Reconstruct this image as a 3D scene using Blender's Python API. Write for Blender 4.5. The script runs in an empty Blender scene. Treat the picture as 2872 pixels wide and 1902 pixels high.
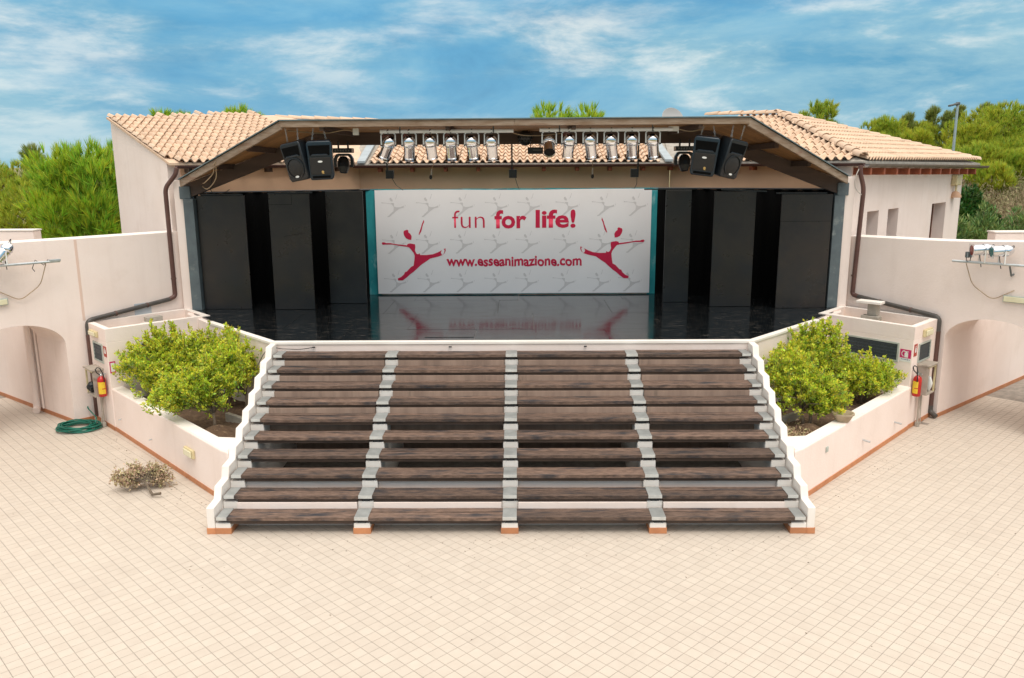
import bpy, math, random
import numpy as np
from mathutils import Matrix, Vector

random.seed(7)
RNG = np.random.default_rng(11)
SC = bpy.context.scene
COL = SC.collection
R = math.radians

# ------------------------------------------------------------------ camera, sky, sun, exposure
cam = bpy.data.cameras.new('camera')
cam.sensor_fit = 'HORIZONTAL'
cam.sensor_width = 36.0
cam.lens = 28.93
cam.clip_start = 0.1
cam.clip_end = 3000
camo = bpy.data.objects.new('camera', cam)
COL.objects.link(camo)
camo.matrix_world = Matrix(((0.999932, 0.003523, 0.011115, 0.172),
                            (0.010139, 0.207966, -0.978083, -10.912),
                            (-0.005757, 0.978130, 0.207916, 5.16),
                            (0, 0, 0, 1)))
SC.camera = camo
CAMP = Vector((0.172, -10.912, 5.16))

SUN_EL, SUN_AZ = 64.0, 160.0          # azimuth measured from +Y (the view) towards +X
sd = Vector((math.sin(R(SUN_AZ)) * math.cos(R(SUN_EL)), math.cos(R(SUN_AZ)) * math.cos(R(SUN_EL)), math.sin(R(SUN_EL))))
sun = bpy.data.lights.new('sun', 'SUN')
sun.energy = 1.2
sun.angle = R(34)
sun.color = (1.0, 0.955, 0.89)
suno = bpy.data.objects.new('sun', sun)
COL.objects.link(suno)
suno.rotation_euler = sd.to_track_quat('Z', 'Y').to_euler()

world = bpy.data.worlds.new('World')
SC.world = world
world.use_nodes = True
wn, wl = world.node_tree.nodes, world.node_tree.links
wn.clear()
w_out = wn.new('ShaderNodeOutputWorld')
w_bg = wn.new('ShaderNodeBackground')
w_bg.inputs['Strength'].default_value = 0.1
w_sky = wn.new('ShaderNodeTexSky')
w_sky.sky_type = 'NISHITA'
w_sky.sun_disc = False
w_sky.sun_elevation = R(SUN_EL)
w_sky.sun_rotation = R(SUN_AZ)
w_sky.air_density = 1.6
w_sky.dust_density = 0.6
w_sky.ozone_density = 3.0
w_tc = wn.new('ShaderNodeTexCoord')
def w_noise(scale, detail, rough, dist, stretch, off):
    mp = wn.new('ShaderNodeMapping')
    mp.inputs['Scale'].default_value = stretch
    mp.inputs['Location'].default_value = off
    mp.inputs['Rotation'].default_value = (0, R(-7), 0)
    wl.new(w_tc.outputs['Generated'], mp.inputs['Vector'])
    n = wn.new('ShaderNodeTexNoise')
    n.inputs['Scale'].default_value = scale
    n.inputs['Detail'].default_value = detail
    n.inputs['Roughness'].default_value = rough
    n.inputs['Distortion'].default_value = dist
    wl.new(mp.outputs['Vector'], n.inputs['Vector'])
    return n
def w_ramp(src, stops):
    r = wn.new('ShaderNodeValToRGB')
    el = r.color_ramp.elements
    while len(el) > 1: el.remove(el[-1])
    el[0].position, el[0].color = stops[0][0], stops[0][1]
    for p, c in stops[1:]:
        e = el.new(p); e.color = c
    wl.new(src, r.inputs['Fac'])
    return r
def w_mix(fac, a, b, mode='MIX'):
    m = wn.new('ShaderNodeMix'); m.data_type = 'RGBA'; m.blend_type = mode
    if isinstance(fac, float): m.inputs[0].default_value = fac
    else: wl.new(fac, m.inputs[0])
    for i, v in ((6, a), (7, b)):
        if isinstance(v, tuple): m.inputs[i].default_value = v
        else: wl.new(v, m.inputs[i])
    return m.outputs[2]
n_big = w_noise(2.6, 8, 0.60, 0.45, (1.0, 1.0, 3.4), (3.1, 0.6, 1.7))
n_soft = w_noise(1.9, 5, 0.5, 0.15, (1.0, 1.0, 4.2), (7.3, 2.2, 0.4))
n_fine = w_noise(6.0, 10, 0.62, 0.18, (1.0, 1.0, 3.6), (0.3, 4.4, 2.2))
sx = wn.new('ShaderNodeSeparateXYZ')
wl.new(w_tc.outputs['Generated'], sx.inputs[0])
# body of the sky: blue cloud shadow through pale teal
base = w_ramp(n_big.outputs['Fac'], [(0.34, (0.26, 1.6, 3.1, 1)), (0.45, (0.56, 2.3, 3.9, 1)), (0.55, (1.2, 3.0, 4.3, 1)), (0.66, (2.4, 4.0, 4.7, 1))])
base2 = w_mix(0.10, base.outputs['Color'], w_sky.outputs['Color'])
# broad soft cloud sheets, broken at their edges by finer detail
def w_math(op, a, b):
    m = wn.new('ShaderNodeMath'); m.operation = op
    for i_, v in ((0, a), (1, b)):
        if isinstance(v, (int, float)): m.inputs[i_].default_value = v
        else: wl.new(v, m.inputs[i_])
    return m.outputs[0]
mass = w_math('ADD', w_math('MULTIPLY', n_soft.outputs['Fac'], 0.72), w_math('MULTIPLY', n_fine.outputs['Fac'], 0.34))
cl = w_ramp(mass, [(0.42, (0, 0, 0, 1)), (0.51, (0.40, 0.40, 0.40, 1)), (0.60, (0.78, 0.78, 0.78, 1)), (0.72, (1, 1, 1, 1))])
cshade = w_ramp(n_fine.outputs['Fac'], [(0.36, (0.7, 2.2, 3.4, 1)), (0.5, (1.9, 3.3, 4.0, 1)), (0.64, (4.9, 5.3, 5.2, 1))])
cloudy = w_mix(cl.outputs['Color'], base2, cshade.outputs['Color'])
# bright band low over the land
lowb = w_ramp(sx.outputs['Z'], [(0.0, (0.6, 0.6, 0.6, 1)), (0.03, (0.42, 0.42, 0.42, 1)), (0.06, (0, 0, 0, 1))])
cloudy2 = w_mix(lowb.outputs['Color'], cloudy, (2.4, 3.9, 4.5, 1))
# the overcast closes in overhead: the soft light of the scene
topb = w_ramp(sx.outputs['Z'], [(0.22, (0, 0, 0, 1)), (0.55, (0.8, 0.8, 0.8, 1))])
final = w_mix(topb.outputs['Color'], cloudy2, (11.0, 10.1, 9.2, 1))
wl.new(final, w_bg.inputs['Color'])
wl.new(w_bg.outputs[0], w_out.inputs['Surface'])

SC.view_settings.view_transform = 'Standard'
SC.view_settings.look = 'None'
SC.view_settings.exposure = 0.72
SC.view_settings.gamma = 1.0
SC.view_settings.use_curve_mapping = False
SC.cycles.max_bounces = 8
SC.cycles.use_denoising = True

# ------------------------------------------------------------------ materials
MATS = {}
def material(name, c1, c2=None, scale=6.0, rough=0.7, bump=0.0, bscale=60.0, metal=0.0, stretch=(1, 1, 1), detail=6,
             lo=0.35, hi=0.65, c3=None, s3=2.0, lo3=0.6, hi3=0.75, rand=0.0, spec=0.5, coat=0.0, transl=0.0, island=False, rough2=None, streak=None):
    if name in MATS: return MATS[name]
    m = bpy.data.materials.new(name); m.use_nodes = True
    n, l = m.node_tree.nodes, m.node_tree.links
    b = n['Principled BSDF']
    tc = n.new('ShaderNodeTexCoord')
    mp = n.new('ShaderNodeMapping'); mp.inputs['Scale'].default_value = stretch
    oi = n.new('ShaderNodeObjectInfo')
    vm = n.new('ShaderNodeVectorMath'); vm.operation = 'MULTIPLY_ADD'
    l.new(oi.outputs['Random'], vm.inputs[0]); vm.inputs[1].default_value = (37, 51, 23)
    l.new(tc.outputs['Object'], vm.inputs[2])
    l.new(vm.outputs[0], mp.inputs['Vector'])
    def noise(s, d=detail):
        t = n.new('ShaderNodeTexNoise'); t.inputs['Scale'].default_value = s; t.inputs['Detail'].default_value = d
        t.inputs['Roughness'].default_value = 0.6
        l.new(mp.outputs['Vector'], t.inputs['Vector']); return t
    def rng(src, a, bb):
        r = n.new('ShaderNodeMapRange'); r.inputs['From Min'].default_value = a; r.inputs['From Max'].default_value = bb
        l.new(src, r.inputs['Value']); return r.outputs['Result']
    def mix(f, a, bb):
        x = n.new('ShaderNodeMix'); x.data_type = 'RGBA'
        l.new(f, x.inputs[0])
        for i, v in ((6, a), (7, bb)):
            if isinstance(v, tuple): x.inputs[i].default_value = (*v, 1)
            else: l.new(v, x.inputs[i])
        return x.outputs[2]
    if c2 is None:
        col = None; b.inputs['Base Color'].default_value = (*c1, 1)
    else:
        f = rng(noise(scale).outputs['Fac'], lo, hi)
        col = mix(f, c1, c2)
        if rough2 is not None:
            rr = n.new('ShaderNodeMapRange'); rr.inputs['To Min'].default_value = rough; rr.inputs['To Max'].default_value = rough2
            l.new(f, rr.inputs['Value']); l.new(rr.outputs['Result'], b.inputs['Roughness'])
    if c3 is not None:
        col = mix(rng(noise(s3).outputs['Fac'], lo3, hi3), col, c3)
    if streak is not None:
        mp2 = n.new('ShaderNodeMapping'); mp2.inputs['Scale'].default_value = (5.0, 5.0, 0.35); l.new(vm.outputs[0], mp2.inputs['Vector'])
        t2 = n.new('ShaderNodeTexNoise'); t2.inputs['Scale'].default_value = 1.0; t2.inputs['Detail'].default_value = 7; l.new(mp2.outputs['Vector'], t2.inputs['Vector'])
        r2 = n.new('ShaderNodeMapRange'); r2.inputs['From Min'].default_value = 0.55; r2.inputs['From Max'].default_value = 0.85; r2.inputs['To Max'].default_value = 0.28
        l.new(t2.outputs['Fac'], r2.inputs['Value']); col = mix(r2.outputs['Result'], col, streak)
    if rand > 0:
        hs = n.new('ShaderNodeHueSaturation')
        if col is None: hs.inputs['Color'].default_value = (*c1, 1)
        else: l.new(col, hs.inputs['Color'])
        src = oi.outputs['Random']
        if island:
            ge = n.new('ShaderNodeNewGeometry')
            ad = n.new('ShaderNodeMath'); ad.operation = 'ADD'
            l.new(oi.outputs['Random'], ad.inputs[0]); l.new(ge.outputs['Random Per Island'], ad.inputs[1])
            fr = n.new('ShaderNodeMath'); fr.operation = 'FRACT'; l.new(ad.outputs[0], fr.inputs[0]); src = fr.outputs[0]
        mr = n.new('ShaderNodeMapRange'); mr.inputs['To Min'].default_value = 1 - rand; mr.inputs['To Max'].default_value = 1 + rand
        l.new(src, mr.inputs['Value']); l.new(mr.outputs['Result'], hs.inputs['Value'])
        m2 = n.new('ShaderNodeMath'); m2.operation = 'MULTIPLY'; m2.inputs[1].default_value = 7.31; l.new(src, m2.inputs[0])
        f2 = n.new('ShaderNodeMath'); f2.operation = 'FRACT'; l.new(m2.outputs[0], f2.inputs[0])
        mr2 = n.new('ShaderNodeMapRange'); mr2.inputs['To Min'].default_value = 0.5 - 0.06 * min(1, rand * 3); mr2.inputs['To Max'].default_value = 0.5 + 0.04 * min(1, rand * 3)
        if not island or transl > 0:
            l.new(f2.outputs[0], mr2.inputs['Value']); 
            if transl > 0: l.new(mr2.outputs['Result'], hs.inputs['Hue'])
        col = hs.outputs['Color']
    if col is not None: l.new(col, b.inputs['Base Color'])
    if rough2 is None: b.inputs['Roughness'].default_value = rough
    b.inputs['Metallic'].default_value = metal
    b.inputs['Specular IOR Level'].default_value = spec
    b.inputs['Coat Weight'].default_value = coat
    if bump > 0:
        bp = n.new('ShaderNodeBump'); bp.inputs['Strength'].default_value = bump; bp.inputs['Distance'].default_value = 0.02
        l.new(noise(bscale, 8).outputs['Fac'], bp.inputs['Height']); l.new(bp.outputs['Normal'], b.inputs['Normal'])
    if transl > 0:
        tr = n.new('ShaderNodeBsdfTranslucent'); l.new(col, tr.inputs['Color'])
        ms = n.new('ShaderNodeMixShader'); ms.inputs[0].default_value = transl
        l.new(b.outputs[0], ms.inputs[1]); l.new(tr.outputs[0], ms.inputs[2])
        l.new(ms.outputs[0], n['Material Output'].inputs['Surface'])
    MATS[name] = m
    return m

PLASTER = material('pink_plaster', (0.88, 0.755, 0.69), (0.84, 0.71, 0.64), scale=1.3, rough=0.9, bump=0.22, bscale=26, c3=(0.70, 0.57, 0.49), s3=1.1, lo3=0.58, hi3=0.95, streak=(0.66, 0.53, 0.46))
WHITE_P = material('white_plaster', (0.86, 0.80, 0.74), (0.80, 0.73, 0.66), scale=1.6, rough=0.9, bump=0.12, bscale=34, c3=(0.50, 0.46, 0.41), s3=3.0, lo3=0.66, hi3=0.86)
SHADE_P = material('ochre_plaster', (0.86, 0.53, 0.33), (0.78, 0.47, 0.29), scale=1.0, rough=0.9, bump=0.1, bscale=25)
RISER_P = material('shaded_stained_plaster', (0.36, 0.25, 0.19), (0.25, 0.17, 0.13), scale=5.0, stretch=(1, 1, 0.12), rough=0.9, bump=0.1, c3=(0.16, 0.12, 0.09), s3=7.0, lo3=0.6, hi3=0.8)  # base browned for the shade between treads, with real stain streaks
SKIRT = material('terracotta_skirting', (0.55, 0.23, 0.10), (0.45, 0.18, 0.08), scale=5, rough=0.6, bump=0.05, rand=0.12)
FLOORT = material('beige_floor_tile', (0.56, 0.487, 0.41), (0.533, 0.458, 0.382), scale=5, rough=0.62, bump=0.03, bscale=40, rand=0.03, island=True, c3=(0.49, 0.415, 0.345), s3=1.6, lo3=0.55, hi3=0.9)
GROUT = material('grey_grout', (0.34, 0.295, 0.25), (0.23, 0.20, 0.17), scale=9, rough=0.95)
ROOFT = material('roof_tile', (0.60, 0.415, 0.285), (0.66, 0.485, 0.35), scale=4, rough=0.85, bump=0.15, bscale=40, rand=0.10, island=True, c3=(0.42, 0.31, 0.22), s3=3, lo3=0.58, hi3=0.85)
MORTAR = material('roof_mortar', (0.42, 0.38, 0.33), (0.30, 0.27, 0.23), scale=8, rough=0.95, bump=0.3)
WOOD = material('weathered_plank', (0.080, 0.049, 0.035), (0.205, 0.130, 0.094), scale=7, stretch=(1.1, 5.0, 3.0), rough=0.75, bump=0.5, bscale=26, c3=(0.022, 0.023, 0.028), s3=1.7, lo3=0.5, hi3=0.68, rand=0.3)
BEARER = material('bearer_timber', (0.075, 0.046, 0.031), (0.045, 0.028, 0.02), scale=11, stretch=(0.3, 1.6, 1.6), rough=0.8, bump=0.3, bscale=30, rand=0.2)
WOOD_D = material('dark_timber', (0.085, 0.05, 0.032), (0.05, 0.03, 0.02), scale=9, stretch=(0.15, 1.5, 1.5), rough=0.8, bump=0.3, bscale=30, rand=0.15)
BEAM = material('brown_beam', (0.085, 0.055, 0.042), (0.06, 0.039, 0.03), scale=3, stretch=(0.3, 1, 2), rough=0.75, bump=0.12)
FASCIA = material('weathered_fascia', (0.21, 0.135, 0.082), (0.33, 0.25, 0.185), scale=6, stretch=(0.5, 0.5, 3.0), rough=0.85, bump=0.3, bscale=25, c3=(0.20, 0.09, 0.05), s3=1.8, lo3=0.56, hi3=0.72)
SOFFIT = material('soffit_board', (0.42, 0.22, 0.085), (0.30, 0.145, 0.055), scale=6, stretch=(0.3, 2.5, 2.5), rough=0.6, bump=0.1, rand=0.2)
RAFTER = material('rafter_red', (0.30, 0.075, 0.025), (0.22, 0.05, 0.02), scale=6, rough=0.6)
SHEET = material('roof_felt', (0.10, 0.15, 0.17), (0.16, 0.20, 0.20), scale=5, rough=0.7)
BLACKP = material('black_flat_paint', (0.030, 0.023, 0.019), (0.015, 0.012, 0.011), scale=1.6, rough=0.24, rough2=0.42, bump=0.12, bscale=70, c3=(0.010, 0.012, 0.015), s3=0.9, lo3=0.5, hi3=0.72, rand=0.12)
BLACKV = material('black_cloth', (0.004, 0.004, 0.004), rough=0.95, spec=0.1)
BLACKPL = material('black_plastic', (0.006, 0.008, 0.010), (0.010, 0.014, 0.018), scale=30, rough=0.35, bump=0.1, bscale=200)
NAVYPL = material('dark_blue_plastic', (0.006, 0.016, 0.026), (0.009, 0.022, 0.034), scale=30, rough=0.33, bump=0.08, bscale=200)
GRILLE = material('grille', (0.018, 0.015, 0.013), (0.010, 0.009, 0.008), scale=150, rough=0.6, bump=0.2, bscale=300)
CHROME = material('polished_aluminium', (0.86, 0.86, 0.87), (0.72, 0.72, 0.74), scale=7, rough=0.13, metal=1.0)
STEEL = material('galvanised_plate', (0.37, 0.38, 0.37), (0.28, 0.29, 0.28), scale=6, rough=0.45, metal=0.3, c3=(0.30, 0.16, 0.08), s3=5.0, lo3=0.66, hi3=0.78, rand=0.1)
NOSING = material('bright_nosing', (0.66, 0.65, 0.61), (0.52, 0.51, 0.48), scale=9, rough=0.45, metal=0.15)
GALV = material('galvanised_tube', (0.62, 0.65, 0.66), (0.5, 0.53, 0.54), scale=8, rough=0.35, metal=0.8)
WHITEM = material('white_paint', (0.82, 0.82, 0.80), (0.74, 0.74, 0.70), scale=9, rough=0.4)
CREAM = material('cream_plastic', (0.66, 0.56, 0.32), (0.60, 0.50, 0.28), scale=6, rough=0.35)
LENS = material('cream_lens', (0.78, 0.74, 0.52), (0.72, 0.66, 0.45), scale=6, rough=0.25)
PIPE = material('brown_downpipe', (0.085, 0.036, 0.028), (0.12, 0.055, 0.042), scale=4, rough=0.45)
PIPEG = material('dark_grey_pipe', (0.055, 0.05, 0.046), (0.085, 0.075, 0.065), scale=4, rough=0.45)
GUTTER = material('brown_gutter', (0.10, 0.075, 0.06), (0.15, 0.12, 0.10), scale=4, rough=0.5)
GUTTERD = material('oxblood_gutter', (0.06, 0.022, 0.016), (0.08, 0.03, 0.022), scale=4, rough=0.5)
POSTM = material('slate_blue_post', (0.115, 0.145, 0.155), (0.085, 0.105, 0.115), scale=3, rough=0.75, bump=0.2, c3=(0.22, 0.24, 0.23), s3=3.5, lo3=0.6, hi3=0.75)
CONC = material('concrete', (0.46, 0.42, 0.36), (0.35, 0.32, 0.27), scale=5, rough=0.95, bump=0.3)
SAND = material('sandy_screed', (0.50, 0.40, 0.29), (0.40, 0.32, 0.23), scale=4, rough=0.95, bump=0.3)
SOIL = material('planter_soil', (0.13, 0.078, 0.045), (0.085, 0.05, 0.03), scale=9, rough=1.0, bump=0.9, bscale=22, c3=(0.24, 0.16, 0.095), s3=12, lo3=0.55, hi3=0.7)
TEAL = material('teal_backdrop', (0.008, 0.23, 0.26), (0.03, 0.34, 0.37), scale=2.0, rough=0.7, c3=(0.25, 0.50, 0.52), s3=2.4, stretch=(2.0, 1, 0.8), lo3=0.6, hi3=0.74)
BANNER = material('banner_vinyl', (0.88, 0.85, 0.85), (0.85, 0.82, 0.82), scale=1.5, rough=0.55, bump=0.05, bscale=4)
INKRED = material('crimson_ink', (0.60, 0.004, 0.055), rough=0.55)
INKGREY = material('grey_ink', (0.66, 0.63, 0.63), rough=0.55)
STAGEF = material('stage_floor_black', (0.006, 0.008, 0.010), (0.010, 0.012, 0.013), scale=4, rough=0.09, rough2=0.17, bump=0.006, bscale=9, spec=0.9, c3=(0.16, 0.14, 0.12), s3=9, stretch=(0.5, 1.7, 1), lo3=0.56, hi3=0.78)
LOUVRE = material('dark_louvre', (0.05, 0.065, 0.075), (0.03, 0.042, 0.05), scale=20, rough=0.5)
FRAMEG = material('grey_green_frame', (0.46, 0.50, 0.45), (0.40, 0.43, 0.38), scale=6, rough=0.5)
REDP = material('signal_red', (0.52, 0.02, 0.015), (0.44, 0.015, 0.012), scale=8, rough=0.3)
SIGNR = material('sign_red', (0.42, 0.05, 0.03), rough=0.5)
SIGNM = material('sign_magenta', (0.55, 0.012, 0.13), rough=0.5)
YELLOW = material('yellow_label', (0.80, 0.55, 0.03), (0.74, 0.48, 0.03), scale=12, rough=0.5)
GREENH = material('green_hose', (0.003, 0.15, 0.10), (0.003, 0.11, 0.075), scale=9, rough=0.4)
ORANGE = material('orange_fitting', (0.80, 0.25, 0.03), rough=0.4)
CABLE = material('tan_cable', (0.42, 0.30, 0.18), (0.34, 0.24, 0.15), scale=9, rough=0.7)
BLACKC = material('black_cable', (0.015, 0.015, 0.017), rough=0.6)
CABINET = material('grey_cabinet', (0.46, 0.40, 0.33), (0.36, 0.31, 0.26), scale=5, rough=0.6, c3=(0.24, 0.18, 0.13), s3=4, lo3=0.58, hi3=0.72)
BARK = material('grey_bark', (0.20, 0.155, 0.11), (0.12, 0.09, 0.065), scale=12, stretch=(1, 1, 0.3), rough=0.95, bump=0.6)
STONE = material('pale_stone', (0.52, 0.47, 0.40), (0.38, 0.34, 0.28), scale=4, rough=0.9, bump=0.4)
LEAF_Y = material('shrub_leaf', (0.68, 0.74, 0.06), (0.48, 0.62, 0.055), scale=2.2, rough=0.45, rand=0.42, island=True, transl=0.42)
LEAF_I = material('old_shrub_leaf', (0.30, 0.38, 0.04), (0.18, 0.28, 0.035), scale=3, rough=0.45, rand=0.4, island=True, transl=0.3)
LEAF_G = material('pine_needle', (0.44, 0.60, 0.04), (0.22, 0.43, 0.035), scale=0.9, rough=0.55, rand=0.35, island=True, transl=0.42)
LEAF_F = material('forest_needle', (0.52, 0.57, 0.05), (0.29, 0.43, 0.045), scale=0.5, rough=0.6, rand=0.35, island=True, transl=0.42)
LEAF_S = material('sparse_needle', (0.34, 0.38, 0.09), (0.20, 0.27, 0.07), scale=0.6, rough=0.6, rand=0.3, island=True, transl=0.35)
LEAF_D = material('dark_leaf', (0.05, 0.15, 0.02), (0.03, 0.10, 0.018), scale=1.5, rough=0.45, rand=0.35, island=True, transl=0.25)
LEAF_O = material('oleander_leaf', (0.20, 0.30, 0.08), (0.12, 0.22, 0.06), scale=1.5, rough=0.5, rand=0.3, island=True, transl=0.25)
SCRUBM = material('dry_scrub', (0.38, 0.30, 0.18), (0.24, 0.24, 0.10), scale=0.35, rough=0.9, rand=0.3, island=True, transl=0.15)
DRYLEAF = material('dry_leaf', (0.58, 0.47, 0.29), (0.42, 0.34, 0.19), scale=9, rough=0.8, rand=0.35, island=True, transl=0.2)
DRYLEAF2 = material('brown_leaf_bits', (0.16, 0.11, 0.06), (0.09, 0.06, 0.04), scale=9, rough=0.8, rand=0.4, island=True)
GRASS = material('rough_ground', (0.16, 0.15, 0.055), (0.24, 0.19, 0.10), scale=0.4, rough=1.0, bump=0.5, bscale=3)
CLAY = material('clay_bowl', (0.46, 0.36, 0.25), (0.36, 0.28, 0.19), scale=8, rough=0.85, bump=0.2)
BROWNW = material('brown_joinery', (0.13, 0.045, 0.018), rough=0.5)
DARKIN = material('dark_interior', (0.02, 0.016, 0.014), rough=0.9)
DISHM = material('grey_dish', (0.40, 0.40, 0.39), rough=0.5)
LAMPG = material('lamp_grey', (0.10, 0.11, 0.11), rough=0.5)
FLASHM = material('valley_flashing', (0.36, 0.41, 0.43), (0.30, 0.34, 0.36), scale=5, rough=0.5)

# ------------------------------------------------------------------ mesh helpers
class MB:
    def __init__(s): s.v = []; s.f = []
    def add(s, vs, fs):
        o = len(s.v); s.v += [tuple(p) for p in vs]; s.f += [tuple(i + o for i in f) for f in fs]; return s
    def box(s, c, d, rz=0.0, M=None):
        x, y, z = d[0] / 2, d[1] / 2, d[2] / 2
        p = [Vector((a * x, b * y, e * z)) for e in (-1, 1) for b in (-1, 1) for a in (-1, 1)]
        m = Matrix.Translation(c) @ (M if M else Matrix.Rotation(rz, 4, 'Z'))
        return s.add([m @ q for q in p], [(0, 2, 3, 1), (4, 5, 7, 6), (0, 1, 5, 4), (2, 6, 7, 3), (0, 4, 6, 2), (1, 3, 7, 5)])
    def hexa(s, b, t):                       # four bottom points, four top points
        return s.add(list(b) + list(t), [(3, 2, 1, 0), (4, 5, 6, 7), (0, 1, 5, 4), (1, 2, 6, 5), (2, 3, 7, 6), (3, 0, 4, 7)])
    def prism(s, poly, z0, z1):
        n = len(poly); area = sum(poly[i][0] * poly[(i + 1) % n][1] - poly[(i + 1) % n][0] * poly[i][1] for i in range(n))
        if area < 0: poly = poly[::-1]
        zz = z1 if callable(z1) else (lambda p: z1)
        return s.add([(p[0], p[1], z0) for p in poly] + [(p[0], p[1], zz(p)) for p in poly],
                     [tuple(range(n))[::-1], tuple(range(n, 2 * n))] + [(i, (i + 1) % n, n + (i + 1) % n, n + i) for i in range(n)])
    def prism_yz(s, poly, x0, x1):
        n = len(poly); area = sum(poly[i][0] * poly[(i + 1) % n][1] - poly[(i + 1) % n][0] * poly[i][1] for i in range(n))
        if area < 0: poly = poly[::-1]
        return s.add([(x0, p[0], p[1]) for p in poly] + [(x1, p[0], p[1]) for p in poly],
                     [tuple(range(n))[::-1], tuple(range(n, 2 * n))] + [(i, (i + 1) % n, n + (i + 1) % n, n + i) for i in range(n)])
    def tube(s, pts, r, n=8, cap=True):
        pts = [Vector(p) for p in pts]; rs = r if isinstance(r, (list, tuple)) else [r] * len(pts)
        t0 = (pts[1] - pts[0]).normalized()
        ref = Vector((0, 0, 1)) if abs(t0.z) < 0.9 else Vector((1, 0, 0))
        u = t0.cross(ref).normalized(); o = len(s.v)
        for i, p in enumerate(pts):
            t = (pts[min(i + 1, len(pts) - 1)] - pts[max(i - 1, 0)]).normalized()
            u = (u - t * u.dot(t)).normalized(); w = t.cross(u)
            for k in range(n):
                a = 2 * math.pi * k / n
                s.v.append(tuple(p + (u * math.cos(a) + w * math.sin(a)) * rs[i]))
        for i in range(len(pts) - 1):
            for k in range(n):
                s.f.append((o + i * n + k, o + i * n + (k + 1) % n, o + (i + 1) * n + (k + 1) % n, o + (i + 1) * n + k))
        if cap:
            s.f.append(tuple(o + k for k in range(n))[::-1]); s.f.append(tuple(o + (len(pts) - 1) * n + k for k in range(n)))
        return s
    def lathe(s, prof, n=20, M=None):        # profile of (r, z) turned about Z
        M = M or Matrix.Identity(4); o = len(s.v)
        for r, z in prof:
            for k in range(n):
                a = 2 * math.pi * k / n; s.v.append(tuple(M @ Vector((r * math.cos(a), r * math.sin(a), z))))
        for i in range(len(prof) - 1):
            for k in range(n):
                s.f.append((o + i * n + k, o + i * n + (k + 1) % n, o + (i + 1) * n + (k + 1) % n, o + (i + 1) * n + k))
        return s
    def plate(s, poly, M, th):               # flat polygon (x, y) put through M, thickness along local z
        n = len(poly); area = sum(poly[i][0] * poly[(i + 1) % n][1] - poly[(i + 1) % n][0] * poly[i][1] for i in range(n))
        if area < 0: poly = poly[::-1]
        return s.add([M @ Vector((p[0], p[1], 0)) for p in poly] + [M @ Vector((p[0], p[1], th)) for p in poly],
                     [tuple(range(n))[::-1], tuple(range(n, 2 * n))] + [(i, (i + 1) % n, n + (i + 1) % n, n + i) for i in range(n)])

def wloc(o):
    p = Vector((0, 0, 0))
    while o is not None: p += o.location; o = o.parent
    return p
def tag(o, label=None, cat=None, group=None, kind=None):
    if label: o['label'] = label
    if cat: o['category'] = cat
    if group: o['group'] = group
    if kind: o['kind'] = kind
    return o
def thing(name, label, cat, loc=(0, 0, 0), rot=(0, 0, 0), group=None):
    o = bpy.data.objects.new(name, None); COL.objects.link(o); o.empty_display_size = 0.1
    o.location = loc; o.rotation_euler = rot
    return tag(o, label, cat, group, 'thing')
def build(name, mb, m, parent=None, origin=None, smooth=False, bevel=0.0, seg=2, kind=None, local=False):
    off = Vector((0, 0, 0)) if local else (wloc(parent) if parent is not None else Vector(origin or (0, 0, 0)))
    me = bpy.data.meshes.new(name)
    me.from_pydata([(p[0] - off.x, p[1] - off.y, p[2] - off.z) for p in mb.v], [], mb.f)
    if smooth is not False:
        me.shade_smooth()
        if isinstance(smooth, float): me.set_sharp_from_angle(angle=R(smooth))
    me.materials.append(m)
    o = bpy.data.objects.new(name, me); COL.objects.link(o)
    if parent is not None: o.parent = parent
    else: o.location = off
    if bevel > 0:
        b = o.modifiers.new('bevel', 'BEVEL'); b.width = bevel; b.segments = seg; b.limit_method = 'ANGLE'; b.angle_limit = R(40)
    if kind: o['kind'] = kind
    return o
def single(name, mb, m, label, cat, origin, group=None, **k):
    return tag(build(name, mb, m, None, origin, **k), label, cat, group, 'thing')
def place(name, me, parent, M):              # shares mesh data; M in world space
    o = bpy.data.objects.new(name, me); COL.objects.link(o)
    if parent is not None:
        o.parent = parent; M = Matrix.Translation(-wloc(parent)) @ M
    o.matrix_local = M
    return o
def mesh_of(name, mb, m, smooth=False):
    me = bpy.data.meshes.new(name); me.from_pydata(mb.v, [], mb.f)
    if smooth is not False:
        me.shade_smooth()
        if isinstance(smooth, float): me.set_sharp_from_angle(angle=R(smooth))
    me.materials.append(m); return me
def np_object(name, V, F, m, parent=None, origin=(0, 0, 0), kind=None):
    off = np.array(wloc(parent) if parent is not None else origin, float)
    V = np.asarray(V, np.float32) - off.astype(np.float32); F = np.asarray(F, np.int32)
    me = bpy.data.meshes.new(name); k = F.shape[1]
    me.vertices.add(len(V)); me.vertices.foreach_set('co', V.ravel())
    me.loops.add(F.size); me.loops.foreach_set('vertex_index', F.ravel())
    me.polygons.add(len(F)); me.polygons.foreach_set('loop_start', np.arange(0, F.size, k, dtype=np.int32))
    me.update(calc_edges=True); me.shade_flat(); me.materials.append(m)
    o = bpy.data.objects.new(name, me); COL.objects.link(o)
    if parent is not None: o.parent = parent
    else: o.location = origin
    if kind: o['kind'] = kind
    return o
def smoothstep(a, b, x):
    t = np.clip((x - a) / (b - a), 0, 1); return t * t * (3 - 2 * t)
def mir(p, s): return (p[0] * s, p[1])
def lerp2(a, b, t): return (a[0] + (b[0] - a[0]) * t, a[1] + (b[1] - a[1]) * t)

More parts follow.
